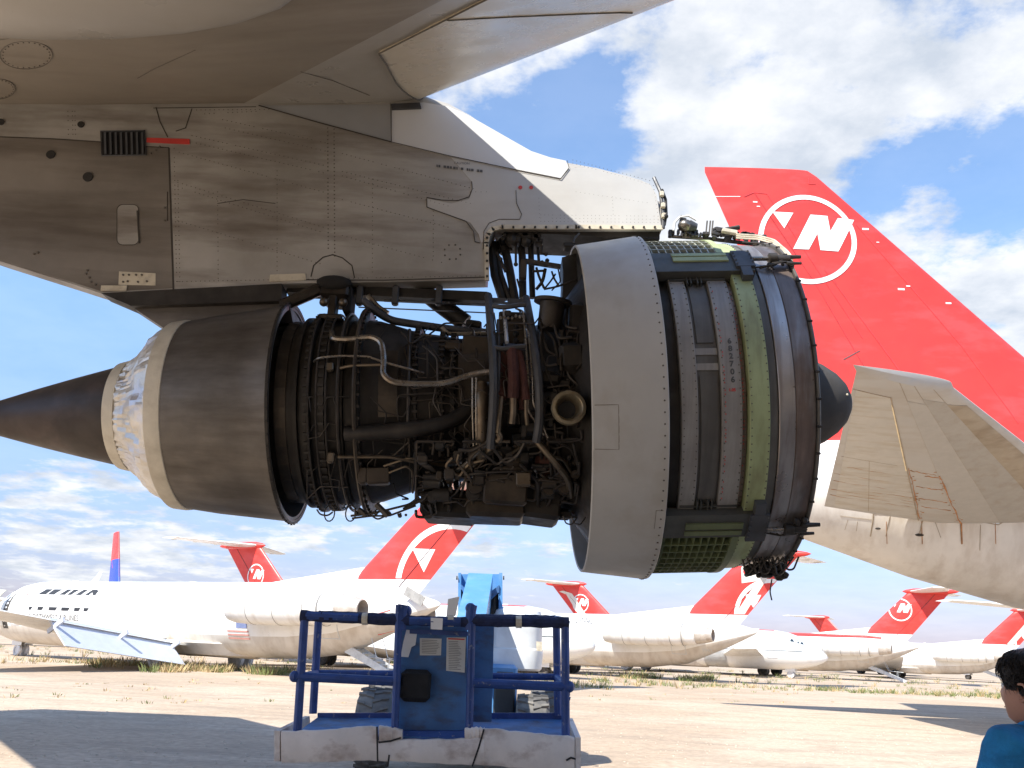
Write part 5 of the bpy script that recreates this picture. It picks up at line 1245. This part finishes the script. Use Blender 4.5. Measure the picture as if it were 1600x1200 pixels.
    v = MB(); v.mat(GREYTOP); P = [sf(x, y, .02) for x, y in ((1478, 808), (1568, 797), (1567, 816), (1560, 820), (1500, 814))]; v.add(P, [(0, 1, 2, 3, 4)]); v.build('root_panel', None, fu, smooth=0)
    for x, y in ((34, 27), (34, 33), (38, 28.5), (38, 31.5), (59, 30)):
        v = MB()
        v.tube([(x, y, 3.2), (x, y, .6)], .16, 8)
        for dx in (-.7, .7):
            for dy in (-.5, .5): v.lathe([(-.22, .3), (-.22, .58), (.22, .58), (.22, .3)], n=18, axis='y', c=(x+dx, y+dy, .6))
        B(v, 'landing_gear', rubber)
bigtail()
# ================================================================== boom lift
def lift():
    base = Vector((-.6, 13, 0)); t = thing('boom_lift', 'blue boom lift with padded white platform standing under the engine', 'boom lift', base)
    B = lambda mb, nm, mt=None, **k: mb.build(nm, mt, t, base=base, **k)
    blue = M('lift_blue', (.020, .058, .22), .5, var=.3, scale=5, dirt=(.22, .24, .28), damt=.75, dscale=16, dth=(.62, .68))
    lblue = M('boom_light_blue', (.09, .26, .52), .4, var=.1, scale=2, dirt=(.2, .35, .55), damt=.5)
    pblue = M('panel_blue', (.05, .15, .35), .6, var=.2, scale=3, dirt=(.05, .06, .09), damt=.75, dscale=4, dmap=(1, 1, 2), dth=(.46, .66))
    foam = M('dirty_foam', (.76, .69, .63), .8, var=.12, scale=3, dirt=(.28, .17, .12), damt=.75, dscale=3.2, dmap=(1, 1, 1.5), dth=(.5, .72), bump=.12, bscale=25)
    tapeb = M('black_foam_sleeve', (.014, .022, .07), .8, var=.4, scale=8, bump=.6, bscale=40)
    cover = M('engine_cover_white', (.72, .74, .74), .5, var=.04, scale=2, dirt=(.5, .5, .48), damt=.4)
    YA, YB = 8.9, 9.72
    P = lambda x, y, Y=YA: W(x, y, Y)
    # floor box
    v = MB(); v.mat(pblue)
    fl = [P(462, 1146), P(888, 1158), P(882, 1124, YB), P(496, 1121, YB)]
    v.prism([q+Vector((0, 0, -.05)) for q in fl], (0, 0, .05)); v.mat(blue)
    v.prism([P(496, 1114, YB), P(882, 1114, YB), P(882, 1124, YB), P(496, 1124, YB)], (0, .03, 0))
    v.mat(M('tread_strip', (.42, .46, .42), .6)); 
    for x0, x1 in ((520, 555), (562, 590), (778, 812), (818, 836)): v.prism([P(x0, 1147, YA+.02), P(x1, 1147, YA+.02), P(x1, 1149.5, YA+.02), P(x0, 1149.5, YA+.02)], (0, .05, 0))
    B(v, 'platform_floor', None, smooth=0)
    rad = .043
    v = MB(); v.mat(blue)
    def tb(pts, r=rad, wob=0.):
        pts = [Vector(q) for q in pts]; out = []
        for a, b in zip(pts, pts[1:]):
            k = max(2, int((b-a).length/.05)) if wob else 1
            out += [a.lerp(b, i/k) for i in range(k)]
        out.append(pts[-1]); v.tube(out, [r*(1+random.uniform(-wob, wob)) for _ in out] if wob else r, 10)
    random.seed(2)
    # posts
    for x0, y0, x1, y1, Y in ((476, 965, 464, 1150, YA), (498, 962, 489, 1115, YB), (883, 974, 884, 1155, YA), (869, 968, 872, 1118, YB)): tb([P(x0, y0, Y), P(x1, y1, Y)], .040)
    for x0, y0, x1, y1, Y in ((624, 945, 617, 1140, YA-.02), (737, 975, 733, 1140, YA-.02)): tb([P(x0, y0, Y), P(x1, y1, Y)], .036)
    tb([P(464, 1057), P(625, 1065)]); tb([P(735, 1067), P(886, 1073)]); tb([P(495, 1052, YB), P(640, 1053, YB)], .035); tb([P(740, 1056, YB), P(870, 1058, YB)], .035)
    tb([P(464, 1058), P(495, 1052, YB)], .035); tb([P(886, 1073), P(870, 1058, YB)], .035); tb([P(476, 964), P(498, 962, YB)], .04); tb([P(884, 972), P(869, 968, YB)], .04)
    for x in (626, 734): tb([P(x, 985, YA), P(x+2, 955, YA), P(x+4, 945, YA)], .05)
    v.ball(P(634, 955, YA+.05), .06, 8); v.ball(P(735, 950), .05, 8)
    for x, y in ((461, 1057), (889, 1073)): v.ball(P(x, y), .055, 8)
    v.tube([P(888, 1075), P(888, 1086), P(885, 1090), P(891, 1092)], .018, 6)
    fr = B(v, 'guard_rail')
    v = MB(); v.mat(tapeb); _tb = tb
    def tb(pts, r=rad, wob=0.):
        nonlocal v
        m_ = v.mats[-1]; v = MB(); v.mat(m_); out = []; pts = [Vector(q) for q in pts]
        for p_, q_ in zip(pts, pts[1:]): k = max(2, int((q_-p_).length/.05)); out += [p_.lerp(q_, i/k) for i in range(k)]
        out.append(pts[-1]); v.tube(out, [r*(1+random.uniform(-wob, wob)) for _ in out], 10); sub(v, 'rail_padding', None, fr)
    tb([P(470, 962), P(625, 969)], .052, .10); tb([P(735, 970), P(889, 973)], .052, .10); tb([P(625, 969), P(735, 972)], .045, .12); tb([P(498, 961, YB), P(636, 966, YB)], .045, .1); tb([P(742, 966, YB), P(868, 968, YB)], .045, .1)
    v.mat(blue); tb([P(470, 961.5, YA-.012), P(560, 965.5, YA-.012)], .044, .05); tb([P(640, 970, YA-.02), P(720, 972, YA-.02)], .040, .05)
    v.mat(plate)
    for x in (566, 806, 700): tb([P(x, 967+.02*(x-566)), P(x+9, 967+.02*(x-566))], .058, .03)
    # control panel backboard
    v = MB(); v.mat(pblue); v.prism([P(628, 975, YA+.12), P(730, 975, YA+.12), P(728, 1142, YA+.12), P(620, 1142, YA+.12)], (0, .05, 0))
    v.mat(blue); v.prism([P(640, 983, YA+.05), P(735, 987, YA+.05), P(735, 994, YA+.05), P(640, 990, YA+.05)], (0, .04, 0))
    v.mat(pblue); v.prism([P(735, 975, YA+.3), P(772, 978, YA+.3), P(768, 1128, YA+.3), P(735, 1128, YA+.3)], (0, .05, 0))
    pan = B(v, 'backboard', None, smooth=0)
    v = MB(); v.mat(M('black_pad', (.012, .012, .013), .9, bump=.5, bscale=50)); a, b = P(628, 1045, YA+.04), P(671, 1098, YA+.04); v.bbox(((a.x+b.x)/2, YA+.06, (a.z+b.z)/2), (b.x-a.x, .12, a.z-b.z), .04); B(v, 'control_box')
    v = MB(); v.mat(decal)
    tx = M('document_grey', (.62, .62, .58), .7)
    shs = []
    def sheet(pts, mt, Y=YA+.115): w_ = MB(); w_.mat(mt); w_.prism([P(x, y, Y) for x, y in pts], (0, .003, 0)); shs.append(sub(w_, 'notice_sheet', None, pan, smooth=0))
    sheet([(635, 984), (652, 986), (649, 1008), (643, 1011), (638, 1027), (626, 1026), (630, 1004)], decal); sheet([(656, 997), (690, 998), (689, 1024), (656, 1024)], tx); sheet([(698, 996), (728, 996), (726, 1051), (697, 1048)], tx)
    sheet([(673, 965), (692, 966), (691, 984), (673, 983)], decal, YA-.06); sheet([(700, 936), (718, 932), (712, 962), (697, 968)], decal, YA-.02)
    v = MB(); v.mat(stencil)
    for k in range(9):
        a, b = P(659, 1000+k*2.5, YA+.113), P(687-random.uniform(0, 6), 1000+k*2.5, YA+.113); v.box(((a.x+b.x)/2, a.y, a.z), (b.x-a.x, .001, .004))
    absorb(shs[1], v); v = MB(); v.mat(stencil)
    for k in range(17):
        a, b = P(701, 1002+k*2.7, YA+.113), P(722-random.uniform(0, 8), 1002+k*2.7, YA+.113); v.box(((a.x+b.x)/2, a.y, a.z), (b.x-a.x, .001, .004))
    v.mat(redmark); a, b = P(700, 998, YA+.112), P(726, 998, YA+.112); v.box(((a.x+b.x)/2, a.y, a.z), (b.x-a.x, .001, .012))
    absorb(shs[2], v)
    # foam padding round the platform
    v = MB()
    def slab(x0, x1, t0, t1, b0, b1, Y, th=.09, name='foam'):
        k = 14; top_, bo_ = [], []
        for i in range(k+1):
            s = i/k; n_ = random.uniform(-.008, .008); top_.append(P(x0+(x1-x0)*s, t0+(t1-t0)*s, Y)+Vector((0, n_*.6, n_))); bo_.append(P(x0+(x1-x0)*s, b0+(b1-b0)*s, Y)+Vector((0, n_, n_*.5)))
        rings_ = [[a+Vector((0, .012, 0)), a+Vector((0, .0, -.015)), b+Vector((0, .0, .015)), b+Vector((0, .012, 0)), b+Vector((0, th, 0)), a+Vector((0, th, 0))] for a, b in zip(top_, bo_)]; v.loft(rings_)
    slab(439, 588.5, 1143, 1136, 1192, 1189, YA-.10); slab(588, 757, 1158, 1153, 1189, 1196, YA-.11); slab(592, 628, 1133, 1141, 1160, 1156, YA-.10); slab(726, 757, 1137, 1138, 1156, 1156, YA-.10); slab(755, 898, 1138, 1152, 1195, 1210, YA-.10)
    v.prism([P(437, 1142, YA-.09), P(437, 1190, YA-.09), P(486, 1158, YB), P(484, 1119, YB)], (-.05, 0, 0)); v.prism([P(899, 1152, YA-.09), P(899, 1208, YA-.09), P(889, 1160, YB), P(887, 1122, YB)], (.05, 0, 0))
    fo = B(v, 'foam_bumper', foam, smooth=40)
    for pts in ([(589, 1136), (590, 1190)], [(756, 1140), (748, 1168), (738, 1197)], [(608, 1180), (606, 1197)], [(592, 1160), (610, 1158), (626, 1153)], [(885, 1188), (892, 1184), (899, 1186)]): v = MB(); strip(v, [P(x, y, YA-.112) for x, y in pts], .016, .0); sub(v, 'bumper_strap', black, fo, smooth=0)
    # platform support, jib
    v = MB(); v.mat(blue); a = P(690, 1110, YB+.1); v.bbox((a.x, YB+.25, a.z), (.5, .4, .5), .04); v.prism([P(628, 1142, YA+.05), P(728, 1142, YA+.05), P(728, 1158, YA-.02), P(628, 1158, YA-.02)], (0, .3, 0)); B(v, 'platform_mount')
    # main boom from the tall rear elbow down to the platform
    v = MB(); v.mat(lblue); A = W(751, 898, 14.2); Bq = W(712, 1075, 10.1); A.z = W(751, 896, 14.2).z
    d_ = (Bq-A).normalized(); sx = Vector((.20, 0, 0)); up = Vector((0, -d_.z, d_.y)).normalized(); up = up if up.z > 0 else -up; hh = .26
    def bm_(a, b, w, h0, h1): v.loft([[p_-Vector((w, 0, 0))+up*h1, p_+Vector((w, 0, 0))+up*h1, p_+Vector((w, 0, 0))+up*h0, p_-Vector((w, 0, 0))+up*h0] for p_ in (a, b)])
    bm_(A, Bq, .19, -.42, 0.); v.mat(blue); bm_(A+d_*2.2, Bq, .155, -.40, -.03) if False else None
    B(v, 'boom', None, smooth=0)
    v = MB(); v.mat(lblue)
    for x0, x1 in ((716, 720), (780, 785)):
        v.prism([W(x0, 895, 14.0), W(x1, 895, 14.0), W(x1+1, 1050, 13.9), W(x0-1, 1050, 13.9)], (0, .75, 0))
    v.mat(lblue); v.prism([W(720, 897, 14.45), W(780, 897, 14.45), W(780, 1050, 14.4), W(720, 1050, 14.4)], (0, .06, 0))
    v.mat(pblue); v.prism([W(720, 912, 13.95), W(728, 921, 13.95), W(728, 930, 13.95), W(720, 920, 13.95)], (0, .4, 0)); v.prism([W(766, 925, 13.95), W(780, 914, 13.95), W(780, 925, 13.95), W(766, 938, 13.95)], (0, .4, 0))
    v.mat(soot); v.tube([W(773, 928, 14.1), W(769, 1035, 14.1)], .06, 10); v.tube([W(725, 925, 14.1), W(722, 1000, 14.1)], .04, 10)
    for x in (714, 787): v.tube([W(x-1, 903, 13.98), W(x+1, 903, 13.98)], .03, 8)
    v.mat(lblue); v.bbox((W(750, 1060, 14.2).x, 14.2, 1.0), (1.1, 1.4, .9), .05)
    B(v, 'turret', None, smooth=30)
    v = MB(); v.mat(M('exhaust_dark', (.03, .03, .03), .6)); v.bbox((W(788, 1085, 13.4).x, 13.7, .95), (.30, .8, .8), .04); B(v, 'engine_tray', nacm)
    # counterweight / cover
    cx0, cx1 = W(768, 960, 13.8).x, W(852, 960, 13.8).x; zt_, zb_ = W(810, 947, 13.8).z, W(810, 1048, 13.8).z; xm, hw_ = (cx0+cx1)/2, (cx1-cx0)/2
    v = MB(); rr = []
    for z, k, yy in ((zb_, .90, .0), (zb_+.03, .97, .0), (zb_+.22, 1.0, 0), (zb_+.30, .99, .02), (zb_+.32, .955, .03), (zb_+.8, .955, .03), (zt_-.16, .95, .05), (zt_-.06, .88, .09), (zt_-.01, .70, .16), (zt_, .4, .25)):
        ring = []
        for i in range(28):
            a = 2*math.pi*i/28; c_, s_ = math.cos(a), math.sin(a); e_ = .55
            ring.append(Vector((xm+hw_*k*abs(c_)**e_*(1 if c_ > 0 else -1), 14.35+yy*.3+(.62*k)*abs(s_)**e_*(1 if s_ > 0 else -1), z)))
        rr.append(ring)
    v.loft(rr); B(v, 'engine_cover', cover)
    v = MB(); v.mat(plate); a = W(840, 1010, 13.68); v.prism([W(838, 1002, 13.70), W(847, 1003, 13.70), W(847, 1018, 13.70), W(838, 1017, 13.70)], (0, .01, 0)); B(v, 'cover_label', None, smooth=0)
    # chassis
    v = MB(); v.mat(lblue); v.bbox((-.35, 14.6, .62), (1.5, 3.2, .30), .04); v.tube([(-1.45, 13.5, .55), (.75, 13.5, .55)], .10, 12); v.tube([(-1.45, 15.9, .55), (.75, 15.9, .55)], .10, 12); B(v, 'chassis')
    rb = M('lift_tyre', (.11, .105, .10), .9, var=.2, scale=4, dirt=(.36, .33, .28), damt=.55, dscale=2, bump=.2)
    for (px_, Y) in ((588, 13.3), (832, 13.3), (597, 15.9), (850, 15.9)):
        x = W(px_, 1100, Y).x; v = MB(); r_, w_ = .535, .46
        v.lathe([(-w_/2, .25), (-w_/2, .44), (-w_/2+.05, .50), (-.12, .515), (.12, .515), (w_/2-.05, .50), (w_/2, .44), (w_/2, .25)], n=40, axis='x', c=(x, Y, r_))
        for k in range(20):                # chevron lugs
            for s in (1, -1):
                a = R(18*k+(9 if s > 0 else 0)); P0_ = []
                for u, da in ((.0, 0), (.11, 5.), (.215, 9.)):
                    aa = a+R(da); P0_.append((u*s, aa))
                for (u0, q0), (u1, q1) in zip(P0_, P0_[1:]):
                    f_ = lambda u, q, rr_: Vector((x+u, Y-rr_*math.cos(q), r_+rr_*math.sin(q)))
                    dw = R(2.8); v.add([f_(u0, q0-dw, .51), f_(u0, q0+dw, .51), f_(u1, q1+dw, .50), f_(u1, q1-dw, .50), f_(u0, q0-dw*.8, .545), f_(u0, q0+dw*.8, .545), f_(u1, q1+dw*.8, .53), f_(u1, q1-dw*.8, .53)], [(0, 1, 2, 3), (4, 7, 6, 5), (0, 4, 5, 1), (1, 5, 6, 2), (2, 6, 7, 3), (3, 7, 4, 0)])
        wo_ = B(v, 'wheel', rb, smooth=25)
        v = MB(); v.lathe([(-w_/2+.02, .25), (-w_/2+.08, .2), (-w_/2+.08, .01)], n=24, axis='x', c=(x, Y, r_)); v.lathe([(w_/2-.02, .25), (w_/2-.08, .2), (w_/2-.08, .01)], n=24, axis='x', c=(x, Y, r_)); sub(v, 'rim', lblue, wo_)
lift()
# ================================================================== onlooker at the lower right
def skin(name, nodes, edges, mat, parent=None, lv=2, base=None, smooth=True):
    me = bpy.data.meshes.new(name); me.from_pydata([tuple(n[:3]) for n in nodes], edges, []); ob = bpy.data.objects.new(name, me); sc.collection.objects.link(ob)
    m = ob.modifiers.new('s', 'SKIN'); m.use_smooth_shade = True
    for i, n in enumerate(nodes):
        sv = me.skin_vertices[0].data[i]; sv.radius = (n[3], n[4] if len(n) > 4 else n[3]); sv.use_root = (i == 0)
    s = ob.modifiers.new('u', 'SUBSURF'); s.levels = lv; s.render_levels = lv
    dg = bpy.context.evaluated_depsgraph_get(); nm = bpy.data.meshes.new_from_object(ob.evaluated_get(dg)); bpy.data.objects.remove(ob)
    nm.name = name; nm.materials.clear(); nm.materials.append(mat); nm.polygons.foreach_set('use_smooth', [True]*len(nm.polygons))
    o = bpy.data.objects.new(name, nm); sc.collection.objects.link(o)
    if parent is not None: o.parent = parent
    return o
def person():
    pc = W(1616, 1070, 3.0); h = Vector((-.46, .89)); t = thing('person', 'dark haired onlooker in a blue t-shirt seen from behind, looking toward the engine', 'person', (pc.x, pc.y, 0), math.atan2(h.y, h.x))
    skinm = M('skin_tone', (.40, .20, .13), .5, var=.08, scale=12, dirt=(.46, .20, .15), damt=.4, dscale=14, bump=.05, bscale=120); skinm.node_tree.nodes['Principled BSDF'].inputs['Subsurface Weight'].default_value = .08
    shirt = M('blue_knit_shirt', (.018, .23, .52), .9, var=.25, scale=9, dirt=(.012, .15, .36), damt=.8, dscale=5, dmap=(1, 1, 3), dth=(.42, .6), bump=1.0, bscale=14); trou = M('dark_trousers', (.05, .05, .06), .9, var=.2); hairm = M('black_hair', (.012, .009, .008), .38, var=.3, scale=20, bump=.8, bscale=90); shoe = M('shoe_leather', (.04, .035, .03), .6)
    # local frame: x forward, y left, z up
    J = [(-.02, 0, .98, .15, .115), (0, 0, 1.12, .145, .11), (.0, 0, 1.28, .165, .12), (-.01, 0, 1.42, .15, .10), (-.015, 0, 1.50, .062, .062), (0.005, 0, 1.58, .055, .058)]
    Ed = [(0, 1), (1, 2), (2, 3), (3, 4), (4, 5)]
    for s in (1, -1):
        k = len(J); J += [(-.01, s*.165, 1.425, .062), (-.03, s*.235, 1.28, .050), (-.01, s*.265, 1.12, .042), (.04, s*.265, .98, .034), (.08, s*.26, .90, .026)]; Ed += [(3, k), (k, k+1), (k+1, k+2), (k+2, k+3), (k+3, k+4)]
        k = len(J); J += [(-.02, s*.10, .90, .10), (0, s*.115, .70, .085), (.005, s*.12, .48, .060), (-.02, s*.12, .28, .055), (-.03, s*.12, .09, .038)]; Ed += [(0, k), (k, k+1), (k+1, k+2), (k+2, k+3), (k+3, k+4)]
    body = skin('body', J, Ed, skinm, t)
    for s in (1, -1):      # hands: palm and five fingers
        P0 = [(.08, s*.26, .90, .026, .018), (.095, s*.258, .86, .038, .016), (.105, s*.256, .83, .036, .014)]; E0 = [(0, 1), (1, 2)]
        for i, (dx, L_) in enumerate(((-.028, .070), (-.009, .080), (.010, .076), (.028, .060))):
            k = len(P0); x = .108+dx; P0 += [(x, s*.254, .80, .0095), (x+.006, s*.250, .80-L_*.5, .0085), (x+.004, s*.240, .80-L_, .007)]; E0 += [(2, k), (k, k+1), (k+1, k+2)]
        k = len(P0); P0 += [(.130, s*.245, .865, .012), (.148, s*.238, .83, .010), (.152, s*.234, .80, .008)]; E0 += [(1, k), (k, k+1), (k+1, k+2)]
        skin('hand', P0, E0, skinm, t, 1)
    S = [(-.02, 0, .96, .175, .135), (0, 0, 1.12, .172, .13), (0, 0, 1.28, .185, .14), (-.012, 0, 1.45, .185, .12), (-.018, 0, 1.525, .105, .088)]; ES = [(0, 1), (1, 2), (2, 3), (3, 4)]
    for s in (1, -1): k = len(S); S += [(-.012, s*.195, 1.455, .092), (-.035, s*.262, 1.30, .085), (-.03, s*.285, 1.17, .080)]; ES += [(3, k), (k, k+1), (k+1, k+2)]
    sh = skin('shirt', S, ES, shirt, t, 4)
    from mathutils import noise as mn
    for q in sh.data.vertices:
        p = q.co; f_ = mn.noise(Vector((p.x*5, p.y*5+p.z*9, p.z*4)))*.011+mn.noise(Vector((p.x*16, p.y*14+p.z*24, p.z*9)))*.005
        d_ = Vector((p.x, p.y*.6, 0)); d_ = d_.normalized() if d_.length > 1e-4 else d_; q.co = p+d_*f_
    sh.data.update()
    v = MB(); v.tube([(-.018+.066*math.cos(k*math.pi/9), .072*math.sin(k*math.pi/9), 1.540-.018*math.cos(k*math.pi/9)) for k in range(18)], .010, 8, closed=True); v.build('collar', shirt, sh)
    T_ = [(-.02, 0, .98, .165, .13), (-.02, 0, .92, .16, .13)]; ET_ = [(0, 1)]
    for s in (1, -1): k = len(T_); T_ += [(-.02, s*.10, .82, .11), (0, s*.115, .60, .095), (-.01, s*.12, .30, .085), (-.02, s*.12, .10, .08)]; ET_ += [(1, k), (k, k+1), (k+1, k+2), (k+2, k+3)]
    skin('trousers', T_, ET_, trou, t)
    for s in (1, -1): skin('shoe', [(-.07, s*.12, .05, .045), (.03, s*.12, .045, .045), (.13, s*.125, .035, .04), (.18, s*.125, .03, .03)], [(0, 1), (1, 2), (2, 3)], shoe, t, 1)
    # head: sliced profile  (z, front, back, half width)
    HZ = 1.636
    prof = [(-.125, .030, -.045, .040), (-.115, .062, -.055, .050), (-.100, .082, -.062, .058), (-.080, .088, -.070, .064), (-.060, .090, -.076, .069), (-.040, .092, -.083, .072), (-.015, .093, -.092, .075), (.010, .088, -.098, .077), (.035, .092, -.101, .078), (.060, .090, -.099, .077), (.085, .078, -.090, .070), (.105, .056, -.070, .056), (.118, .030, -.045, .036), (.123, .008, -.018, .014)]
    v = MB(); rr = []
    for (z, f_, b_, w_) in prof:
        ring = []
        for i in range(36):
            a = 2*math.pi*i/36; c_, s_ = math.cos(a), math.sin(a)
            x = (f_ if c_ > 0 else -b_)*(abs(c_)**.9)*(1 if c_ > 0 else -1); y = w_*(abs(s_)**.82)*(1 if s_ > 0 else -1)
            if c_ > .93: # nose, lips, brow along the front line
                q = (c_-.93)/.07
                x += q*(.024*math.exp(-((z+.030)/.014)**2)+.012*math.exp(-((z+.008)/.02)**2)+.007*math.exp(-((z+.066)/.008)**2)+.008*math.exp(-((z-.028)/.012)**2)+.008*math.exp(-((z+.100)/.014)**2))
            if .7 < c_ < .93 : x -= .010*math.exp(-((z-.008)/.013)**2)
            ring.append(Vector((x+.012, y, HZ+z)))
        rr.append(ring)
    v.loft(rr); head = v.build('head', skinm, t, smooth=80)
    for s in (1, -1):
        v = MB(); v.ball((.088, s*.032, HZ+.006), .0125, 10); v.build('eye', M('eye_white', (.7, .7, .68), .2), head)
        v = MB(); c = Vector((-.004, s*.078, HZ-.012)); P = []      # ear: rim, bowl, lobe
        q = Matrix.Rotation(R(-8), 3, 'Y') @ Matrix.Rotation(s*R(20), 3, 'Z')
        rim_ = [(.008, 0, -.026), (-.004, .004, -.030), (-.014, .009, -.018), (-.019, .013, 0), (-.017, .015, .016), (-.006, .014, .028), (.008, .010, .027), (.014, .003, .014), (.012, 0, .0)]
        v.pipe([c+q @ Vector((x, s*y, z)) for x, y, z in rim_], .0055, 8, bend=.01)
        v.ball(c+q @ Vector((.002, s*.001, -.020)), .011, 8, (.9, .5, 1)); v.loft([[c+q @ Vector((x*k_, s*(.004+d_), z*k_)) for x, z in ((-.014, -.018), (-.016, .012), (0, .026), (.012, .012), (.008, -.02))] for k_, d_ in ((1, 0), (.5, -.006))])
        v.build('ear', skinm, head, smooth=80)
    v = MB(); v.box((.104, 0, HZ-.066), (.006, .04, .004)); v.build('mouth', M('lip', (.30, .10, .08), .5), head)
    # hair shell: crown, back of the head and sideburn
    v = MB(); rr = []; random.seed(4)
    for (z, f_, b_, w_) in [(-.100, .03, -.060, .052)]+[p_ for p_ in prof if p_[0] >= -.08]+[(.128, .002, -.006, .004)]:
        ring = []
        for i in range(72):
            a = 2*math.pi*i/72; c_, s_ = math.cos(a), math.sin(a)
            lim = -.42 if z < -.07 else (-.28 if z < -.035 else (-.05 if z < -.012 else (.46 if z < .02 else (.62 if z < .045 else (.8 if z < .07 else 1.1)))))   # hairline as a function of height
            hide = c_ > lim
            th = -.006 if hide else .012+.004*math.sin(a*23+z*90)+.004*math.sin(a*9+z*40)+random.uniform(-.0015, .0015)
            if z > .06: th = max(th, .012) if c_ < .93 or z > .085 else .004
            x = (f_ if c_ > 0 else -b_)*(abs(c_)**.9)*(1 if c_ > 0 else -1)*(1+th/.09); y = w_*(abs(s_)**.82)*(1 if s_ > 0 else -1)*(1+th/.075)
            ring.append(Vector((x+.012, y, HZ+z+(.012 if z > .1 else 0))))
        rr.append(ring)
    v.loft(rr)
    def scalp(a_, z_):
        z_ = max(-.099, min(.118, z_))
        for p_, q_ in zip(prof, prof[1:]):
            if z_ <= q_[0]: k = (z_-p_[0])/(q_[0]-p_[0]); f_, b_, w_ = [p_[i]+(q_[i]-p_[i])*k for i in (1, 2, 3)]; break
        c_, s_ = math.cos(a_), math.sin(a_)
        return Vector(((f_ if c_ > 0 else -b_)*(abs(c_)**.9)*(1 if c_ > 0 else -1)+.012, w_*(abs(s_)**.82)*(1 if s_ > 0 else -1), z_))
    for k in range(2600):
        a_ = random.uniform(0, 2*math.pi); z_ = random.uniform(-.085, .118); c_ = math.cos(a_)
        lim = -.55 if z_ < -.06 else (-.38 if z_ < .01 else (.25 if z_ < .035 else (.62 if z_ < .06 else 1.1)))
        if c_ > lim: continue
        L_ = random.uniform(.018, .04); dr = random.gauss(0, .25)+(.5 if math.sin(a_) > 0 else -.5)*.4; P_ = []
        for j in range(4):
            s_ = scalp(a_+dr*j*.12, z_-L_*j/3*(.9 if z_ < .1 else .5)); n_ = Vector((s_.x, s_.y, s_.z*.8)).normalized()
            P_.append(s_+Vector((0, 0, HZ))+n_*(.013+.0035*math.sin(j*1.1)+random.uniform(-.001, .002)))
        v.tube(P_, [.0013, .0012, .0009, .0003], 3, caps=False)
    v.build('hair', hairm, head, smooth=80)
    k_ = .92; cc_ = Vector((0, 0, HZ+.05)); head.scale = (k_,)*3; head.location = cc_*(1-k_)
person()
# ================================================================== weeds along the rows
random.seed(17)
dryg = M('dry_straw', (.50, .38, .20), .9, var=.25, scale=2); grn = M('desert_weed', (.17, .20, .07), .9, var=.35, scale=1.5)
def tuft(mb, c, h_, n_, sp):
    for _ in range(n_):
        a = random.uniform(0, 6.28); r0 = random.uniform(0, sp); p0 = c+Vector((r0*math.cos(a), r0*math.sin(a), 0)); l = random.uniform(.2, .7)*h_; hh = h_*random.uniform(.5, 1.1); b = random.uniform(0, 6.28)
        w = Vector((math.cos(b), math.sin(b), 0))*.02*(.6+h_); tp_ = p0+Vector((l*math.cos(a), l*math.sin(a), hh)); mb.add([p0-w, p0+w, p0.lerp(tp_, .55)+w*.8+Vector((0, 0, .06*h_)), tp_], [(0, 1, 2), (0, 2, 3)])
v = MB()
for k in range(3400):
    band_ = random.random()
    if band_ < .5:      # strip in front of the first jets
        s = random.uniform(-34, 50); y = 47-.30*(s)*.2+random.gauss(0, 3.2)
        x = s; y = (46 if x < 5 else 51+.28*(x-5))+random.gauss(0, 1.7)
    else: x = random.uniform(-40, 75); y = random.uniform(52, 105)+abs(x)*.15
    from mathutils import noise as mn
    if mn.noise(Vector((x*.16, y*.3, 0)))+.35*mn.noise(Vector((x*.7, y*.8, 3))) < random.uniform(-.25, .25): continue
    greenish = random.random() < (.62 if x > -6 else .28); v.mat(grn if greenish else dryg)
    tuft(v, Vector((x, y, 0)), random.uniform(.10, .36)*(1.3 if random.random() < .12 else 1), random.randint(7, 14), random.uniform(.1, .45))
for (px_, py_, n_) in ((290, 1045, 60), (260, 1048, 50), (330, 1048, 40), (170, 1040, 26), (200, 1038, 22), (1000, 1058, 50), (1090, 1062, 50), (420, 1052, 40)):
    for k in range(n_): c = WZ(px_+random.uniform(-28, 28), py_+random.uniform(-3, 3)); v.mat(random.choice((dryg, dryg, grn)) if px_ < 400 else random.choice((grn, grn, dryg))); tuft(v, c, random.uniform(.2, .5), 12, .4)
for k in range(120):
    c = WZ(random.uniform(0, 1560), random.uniform(1062, 1100)); v.mat(random.choice((dryg, dryg, grn))); tuft(v, c, random.uniform(.03, .10), 8, .15)
o = v.build('dry_weeds', None, smooth=0, fixn=False); o['kind'] = 'stuff'
st_ = M('pale_pebble', (.50, .42, .32), .9, var=.3, scale=8)
v = MB(); v.mat(st_)
for k in range(900):
    c = WZ(random.uniform(-50, 1650), 1075+125*random.random()**.8); s = random.uniform(.006, .018)*(1+c.y/30.)
    v.ball(c, s, 4, (1, 1, .6))
o = v.build('loose_gravel', None, smooth=0, fixn=False); o['kind'] = 'stuff'
